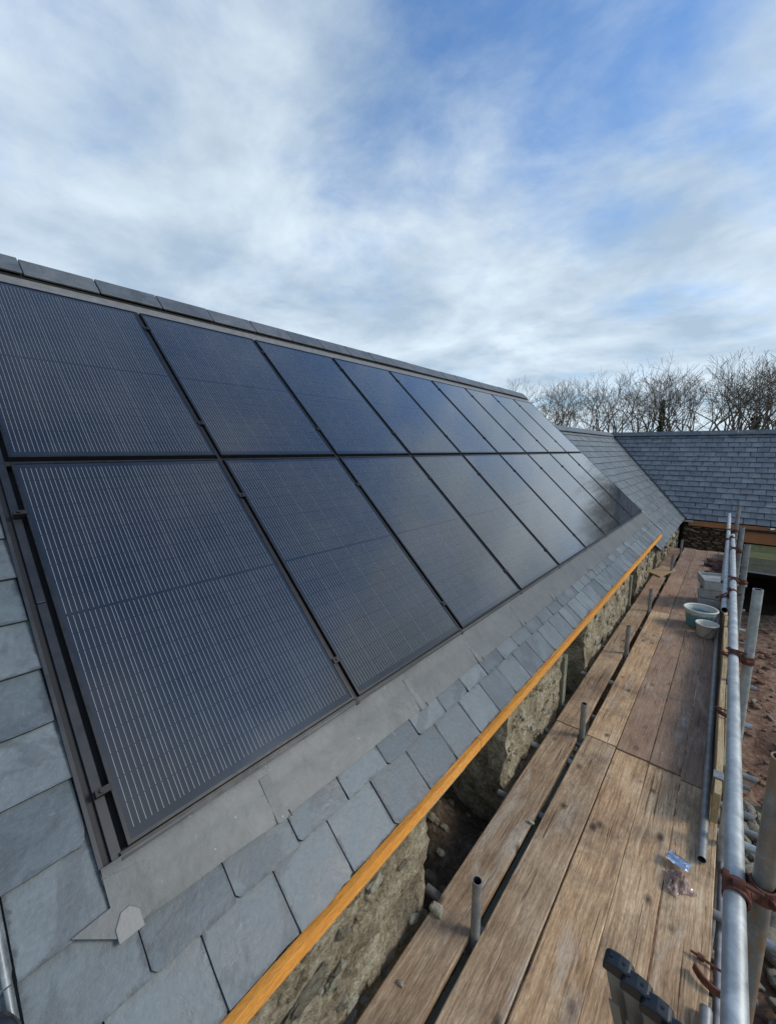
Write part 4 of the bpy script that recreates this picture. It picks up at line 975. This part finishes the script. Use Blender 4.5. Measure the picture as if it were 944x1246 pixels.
# crumpled bag with foil
def crumple(cx, cy, w, l, h, n, seed, rot):
    vs = []; ca, sa = math.cos(rot), math.sin(rot)
    for j in range(n + 1):
        for i in range(n + 1):
            a, b = (i / n - .5) * w, (j / n - .5) * l; p = Vector((a * 26 + seed, b * 26, seed))
            k = 1 - 0.45 * max(abs(i / n - .5), abs(j / n - .5)) ; d = noise.noise_vector(p) * 0.012
            z = h * max(0, 1 - (2 * abs(i / n - .5)) ** 2) * max(0, 1 - (2 * abs(j / n - .5)) ** 2) * (0.6 + abs(noise.noise(p * 1.5)) * 1.4) + abs(noise.noise(p * 2.1)) * 0.02
            a += d.x; b += d.y; vs.append((cx + a * ca - b * sa, cy + a * sa + b * ca, zz - 0.002 + z))
    return vs, [(j * (n + 1) + i, j * (n + 1) + i + 1, (j + 1) * (n + 1) + i + 1, (j + 1) * (n + 1) + i) for j in range(n) for i in range(n)]
t = thing('crumpled_bag', (-0.01, 2.45, zz), 'crumpled clear packet with silver flap left on the near boards', 'packet')
for (cx, cy, w, l, h, sd, rot, m_) in ((0.005, 2.58, 0.11, 0.13, 0.04, 3, 0.5, M_BAG), (-0.012, 2.54, 0.06, 0.12, 0.035, 8, -0.2, M_BAG)):
    vs, fs = crumple(cx, cy, w, l, h, 14, sd, rot); m1 = MB(); m1.add(vs, fs, 0, 0, False); build('film', m1, m_, t)
vs, fs = crumple(-0.006, 2.69, 0.115, 0.075, 0.006, 5, 5, -0.25); m1 = MB(); m1.add([(x, y, z + 0.028) for x, y, z in vs], fs); build('foil_flap', m1, M_FOIL, t)

# ladder: three nested aluminium stiles with black end caps, leaning towards the camera
lad = thing('ladder', (0.0, 0.62, ZD), 'aluminium ladder with three stepped stiles and black plastic end caps at the bottom edge', 'ladder')
def stile(k, x, y, ztop):
    w, d = 0.053, 0.020
    def sec(z):
        f = (ztop - z); xo = x + f * 0.09; yo = y + f * 0.35; return xo, yo
    m1 = MB(); xo, yo = sec(ztop); xb2, yb2 = sec(ZD + 0.01)
    # C section: web towards the camera and two flanges
    for (a, b, c0, c1) in ((0, w, 0, 0.004), (0, 0.005, 0.004, d), (w - 0.005, w, 0.004, d)):
        m1.hexa([(xb2 + a, yb2 + c0, ZD + .01), (xb2 + b, yb2 + c0, ZD + .01), (xb2 + b, yb2 + c1, ZD + .01), (xb2 + a, yb2 + c1, ZD + .01)],
                [(xo + a, yo + c0, ztop), (xo + b, yo + c0, ztop), (xo + b, yo + c1, ztop), (xo + a, yo + c1, ztop)])
    # raised middle web rib
    m1.hexa([(xb2 + .016, yb2 - .003, ZD + .01), (xb2 + .037, yb2 - .003, ZD + .01), (xb2 + .037, yb2 + .001, ZD + .01), (xb2 + .016, yb2 + .001, ZD + .01)],
            [(xo + .016, yo - .003, ztop - .09), (xo + .037, yo - .003, ztop - .09), (xo + .037, yo + .001, ztop - .09), (xo + .016, yo + .001, ztop - .09)])
    build('stile', m1, M_ALU, lad)
    m1 = MB(); n = 8; vs = []
    prof = [(-0.002, 0.0), (0.0, 0.008), (0.008, 0.013), (w * .5, 0.016), (w - 0.008, 0.013), (w, 0.007), (w + 0.002, 0.0)]
    p = [(xo + a, yo - 0.006, ztop - 0.006 + b) for a, b in prof] + [(xo + w + .002, yo - .006, ztop - 0.020), (xo - .002, yo - .006, ztop - 0.020)]
    p2 = [(a, yo + d + 0.006, c_) for a, b, c_ in p]
    m1.prism(p, p2); cp = bevel(build('end_cap', m1, M_BLACK, lad), 0.004, 3)
    for hx in (0.011, 0.036):
        m2 = MB(); m2.tube((xo + hx, yo + d * .5, ztop + 0.0), (xo + hx, yo + d * .5, ztop + 0.0105), 0.003, n=8); build('cap_screw', m2, M_RAIL, lad)
for k, (x, y, zt) in enumerate(((-0.106, 0.862, -1.100), (-0.070, 0.850, -1.103), (-0.033, 0.838, -1.106), (0.004, 0.826, -1.112))): stile(k, x, y, zt)
for k in range(4):
    z = -1.50 - k * 0.25; f = -1.1 - z; xo = 0.0 + f * 0.09; y = 0.86 + f * 0.35
    m1 = MB(); m1.tube((xo, y - 0.004, z), (xo + 0.01, y - 0.30, z), 0.014, n=14); build('rung', m1, M_ALU, lad)
def st2(z): f = -1.1 - z; return 0.86 + f * 0.35 - 0.32, f * 0.09
(ya, xa), (yb, xb) = st2(ZD + .01), st2(-1.48)
m1 = MB(); m1.hexa([(xa - .02, ya, ZD + .01), (xa + .033, ya, ZD + .01), (xa + .033, ya + .02, ZD + .01), (xa - .02, ya + .02, ZD + .01)], [(xb - .02, yb, -1.48), (xb + .033, yb, -1.48), (xb + .033, yb + .02, -1.48), (xb - .02, yb + .02, -1.48)]); build('stile', m1, M_ALU, lad)

# ------------------------------------------------------------------ rubble stones on the ground
variants = []
for i in range(12):
    vs, fs = lumps(i * 2.3 + 1, 3, 1.0, q.uniform(0.4, 0.6), q.uniform(0.35, 0.5), 0.38); me = bpy.data.meshes.new('rubble_stone'); me.from_pydata([tuple(v) for v in vs], [], fs)
    me.materials.append([M_RUBBLE, M_RUBBLE, M_STONEPALE, M_RUBBLE][i % 4]); me.polygons.foreach_set('use_smooth', [True] * len(fs)); variants.append(me)
for i in range(270):
    dense = i < 215
    if dense: y = q.uniform(2.4, 6.1); x = 0.25 + q.random() * (0.95 if y < 5 else 0.7)
    else: x = q.uniform(0.4, 2.2); y = q.uniform(5.5, 12)
    s = q.uniform(0.055, 0.115) if dense else q.uniform(0.02, 0.06)
    o = bpy.data.objects.new('rubble_stone', variants[q.randrange(12)]); COL.objects.link(o)
    pz = GH(x, y) + s * 0.25 + (q.random() * 0.12 if dense else 0)
    o.location = (x, y, pz); o.scale = (s, s, s); o.rotation_euler = (q.uniform(-.5, .5), q.uniform(-.4, .4), q.gauss(1.9, 0.5))
    if dense: tag(o, 'grey brown rubble stone in the heap on the ground right of the near scaffold', 'stone', 'rubble stones heaped on the ground')
    else: tag(o, 'small stone scattered on the red brown earth below the walkway', 'stone', 'small stones scattered on the earth')
# crumbs on the dark earth inside the opening, uncountable
mb = MB()
for i in range(420):
    x = q.uniform(-2.6, -0.5); y = q.uniform(0.6, 4.9); s = q.choice([0.008, 0.012, 0.018, 0.03]) * q.uniform(.7, 1.5)
    if WX - 0.5 < x < WX + 0.14 and not (1.65 < y < 2.58): continue
    vs, fs = lumps(i * .7, 1, s * 1.4, s, s * .7, .4); z = GH(x, y); mb.add([(x + v.x, y + v.y, z + s * .3 + v.z) for v in vs], fs, q.choice([0, 0, 1]))
tag(build('rubble_crumbs', mb, [M_STONE, M_RUBBLE]), 'loose stone crumbs on the dark earth in the wall opening', 'rubble', kind='stuff')
mb = MB()
for i in range(900):
    x = q.uniform(0.25, 3.2); y = q.uniform(4.8, 13.6); s = q.choice([0.015, 0.025, 0.04]) * q.uniform(.7, 1.5)
    vs, fs = lumps(i * .9, 2, s * 1.4, s, s * .6, .5); z = GH(x, y); mb.add([(x + v.x, y + v.y, z + s * .1 + v.z) for v in vs], fs, 0, 0, True)
tag(build('earth_clods', mb, M_SOIL), 'loose clods over the red brown earth', 'earth', kind='stuff')

# ------------------------------------------------------------------ bare trees
def tree_mesh(seed, h=9.6):
    q = random.Random(seed); tr, cr = MB(), MB(); up = Vector((0, 0, 1))
    def seg(mb, p, d, l, r0, r1, n):
        steps = 3; pts = [p]; dd = d.copy()
        for i in range(steps):
            dd = (dd + Vector((q.uniform(-1, 1), q.uniform(-1, 1), q.uniform(-.4, .9))) * 0.13).normalized(); pts.append(pts[-1] + dd * (l / steps))
        vs = []
        for i, c in enumerate(pts):
            r = r0 + (r1 - r0) * i / steps; a = dd.orthogonal().normalized(); b = dd.cross(a)
            vs += [c + a * (r * math.cos(6.2832 * k / n)) + b * (r * math.sin(6.2832 * k / n)) for k in range(n)]
        mb.add(vs, [(i * n + k, i * n + (k + 1) % n, (i + 1) * n + (k + 1) % n, (i + 1) * n + k) for i in range(steps) for k in range(n)], 0, 0, n > 4)
        return pts, dd
    def grow(p, d, l, r, lev):
        n = 6 if lev < 2 else (4 if lev < 4 else 3)
        r1 = max(r * 0.72, 0.0055)
        pts, dd = seg(cr, p, d, l, r, r1, n)
        if lev >= 7: return
        kids = 2 if lev < 2 else (3 if q.random() < 0.42 else 2)
        for k in range(kids):
            at = pts[-1] if k < 2 else pts[q.randrange(1, 3)]
            sp = q.uniform(0.30, 0.78); ax = Vector((q.uniform(-1, 1), q.uniform(-1, 1), q.uniform(-.2, .2))); ax = (ax - dd * ax.dot(dd)).normalized()
            nd = (dd * math.cos(sp) + ax * math.sin(sp) + up * 0.03).normalized()
            grow(at, nd, l * q.uniform(0.66, 0.86), max(r1 * (0.80 if k < 2 else 0.6), 0.0065), lev + 1)
    th = q.uniform(2.6, 3.6); pts, dd = seg(tr, Vector((0, 0, 0)), Vector((q.uniform(-.08, .08), q.uniform(-.08, .08), 1)).normalized(), th, 0.17, 0.13, 10)
    for k in range(3):
        sp = q.uniform(0.12, 0.5); an = q.uniform(0, 6.28); nd = Vector((math.cos(an) * math.sin(sp), math.sin(an) * math.sin(sp), math.cos(sp)))
        grow(pts[-1], nd, q.uniform(1.6, 2.1), 0.095, 1)
    grow(pts[2], Vector((q.uniform(-1, 1), q.uniform(-1, 1), 0.9)).normalized(), 1.4, 0.05, 2)
    zs = max(v[2] for v in cr.v); k = h / zs
    for mb in (tr, cr): mb.v = [(x * k, y * k, z * k) for x, y, z in mb.v]
    return tr, cr
TM = []
for sd in range(7):
    tr, cr = tree_mesh(40 + sd); ms = []
    for nm, mb in (('trunk', tr), ('crown', cr)):
        me = bpy.data.meshes.new(nm); me.from_pydata([tuple(v) for v in mb.v], [], mb.f); me.materials.append(M_BARK); ms.append(me)
    TM.append(ms)
def ivy_mesh(seed, h0, h1):
    q = random.Random(seed); mb = MB()
    for i in range(800):
        z = q.uniform(h0, h1); r = q.uniform(.05, .22) * (1.1 - 0.5 * (z - h0) / (h1 - h0)); a = q.uniform(0, 6.28); c = Vector((r * math.cos(a), r * math.sin(a), z)); s = q.uniform(.05, .10)
        u = Vector((q.uniform(-1, 1), q.uniform(-1, 1), q.uniform(-1, 1))).normalized(); w = u.orthogonal().normalized(); mb.add([c - u * s, c + w * s * .7, c + u * s, c - w * s * .7], [(0, 1, 2, 3)])
    me = bpy.data.meshes.new('ivy'); me.from_pydata([tuple(v) for v in mb.v], [], mb.f); me.materials.append(M_IVY); return me
trees = [(-11.9, 28, 9.3), (-10.4, 27.5, 9.0), (-9.0, 28.4, 9.2), (-7.8, 27.4, 9.1), (-6.9, 28.6, 8.9), (-6.1, 27.2, 9.2), (-5.3, 28.2, 9.0), (-4.7, 27.6, 9.3), (-3.95, 28.4, 9.1), (-3.3, 27.3, 9.5),
         (-2.6, 28.3, 9.0), (-1.8, 27.4, 9.1), (-0.95, 27.8, 9.5), (-0.35, 28.8, 9.0), (0.1, 27.2, 9.3), (0.65, 28.2, 9.3), (1.3, 27.5, 9.6), (2.1, 28.3, 9.6), (3.4, 27.6, 9.4), (5.0, 28.4, 9.3), (7.0, 27.8, 9.5)]
TL = ['leftmost bare tree just showing over the end of the ridge', 'bare tree rising over the last ridge tile of the panel roof', 'bare tree above the far verge of the panel roof', 'slim bare tree above the start of the link roof ridge', 'thin bare tree left of the link ridge middle', 'forked bare tree over the link roof ridge',
      'bare tree just left of the valley top', 'bare tree standing directly behind the valley top', 'bare tree just right of the valley top', 'ivy trunked bare tree behind the left part of the wing ridge', 'bare tree right beside the ivy trunked one', 'low spreading bare tree behind the middle of the wing ridge', 'tall leaning bare tree right of the middle of the wing ridge',
      'short bare tree close behind the tall leaning one', 'bare tree left of the bushy ivy', 'bare tree with bushy dark ivy low on its trunk', 'tallest bare tree near the right edge of the photo', 'bare tree at the very right edge of the photo', 'bare tree beyond the right edge', 'second bare tree beyond the right edge', 'third bare tree beyond the right edge']
for i, (x, y, h) in enumerate(trees):
    t = bpy.data.objects.new('bare_tree', None); COL.objects.link(t); t.location = (x, y, -4.42); t.rotation_euler = (0, 0, rnd.uniform(0, 6.28)); k = h / 9.6; t.scale = (k * 1.0, k * 1.0, k * 1.0)
    tag(t, TL[i], 'tree', 'bare winter trees behind the wing')
    for nm, me in zip(('trunk', 'crown'), TM[i % 7]):
        o = bpy.data.objects.new(nm, me); COL.objects.link(o); o.parent = t
    if i in (9, 15):
        o = bpy.data.objects.new('ivy', ivy_mesh(i, 2.0, 7.2 if i == 9 else 6.8)); COL.objects.link(o); o.parent = t; tag(o, kind='stuff')
        if i == 15: o.scale = (1.4, 1.4, 0.93)
C.cycles.max_bounces = 8
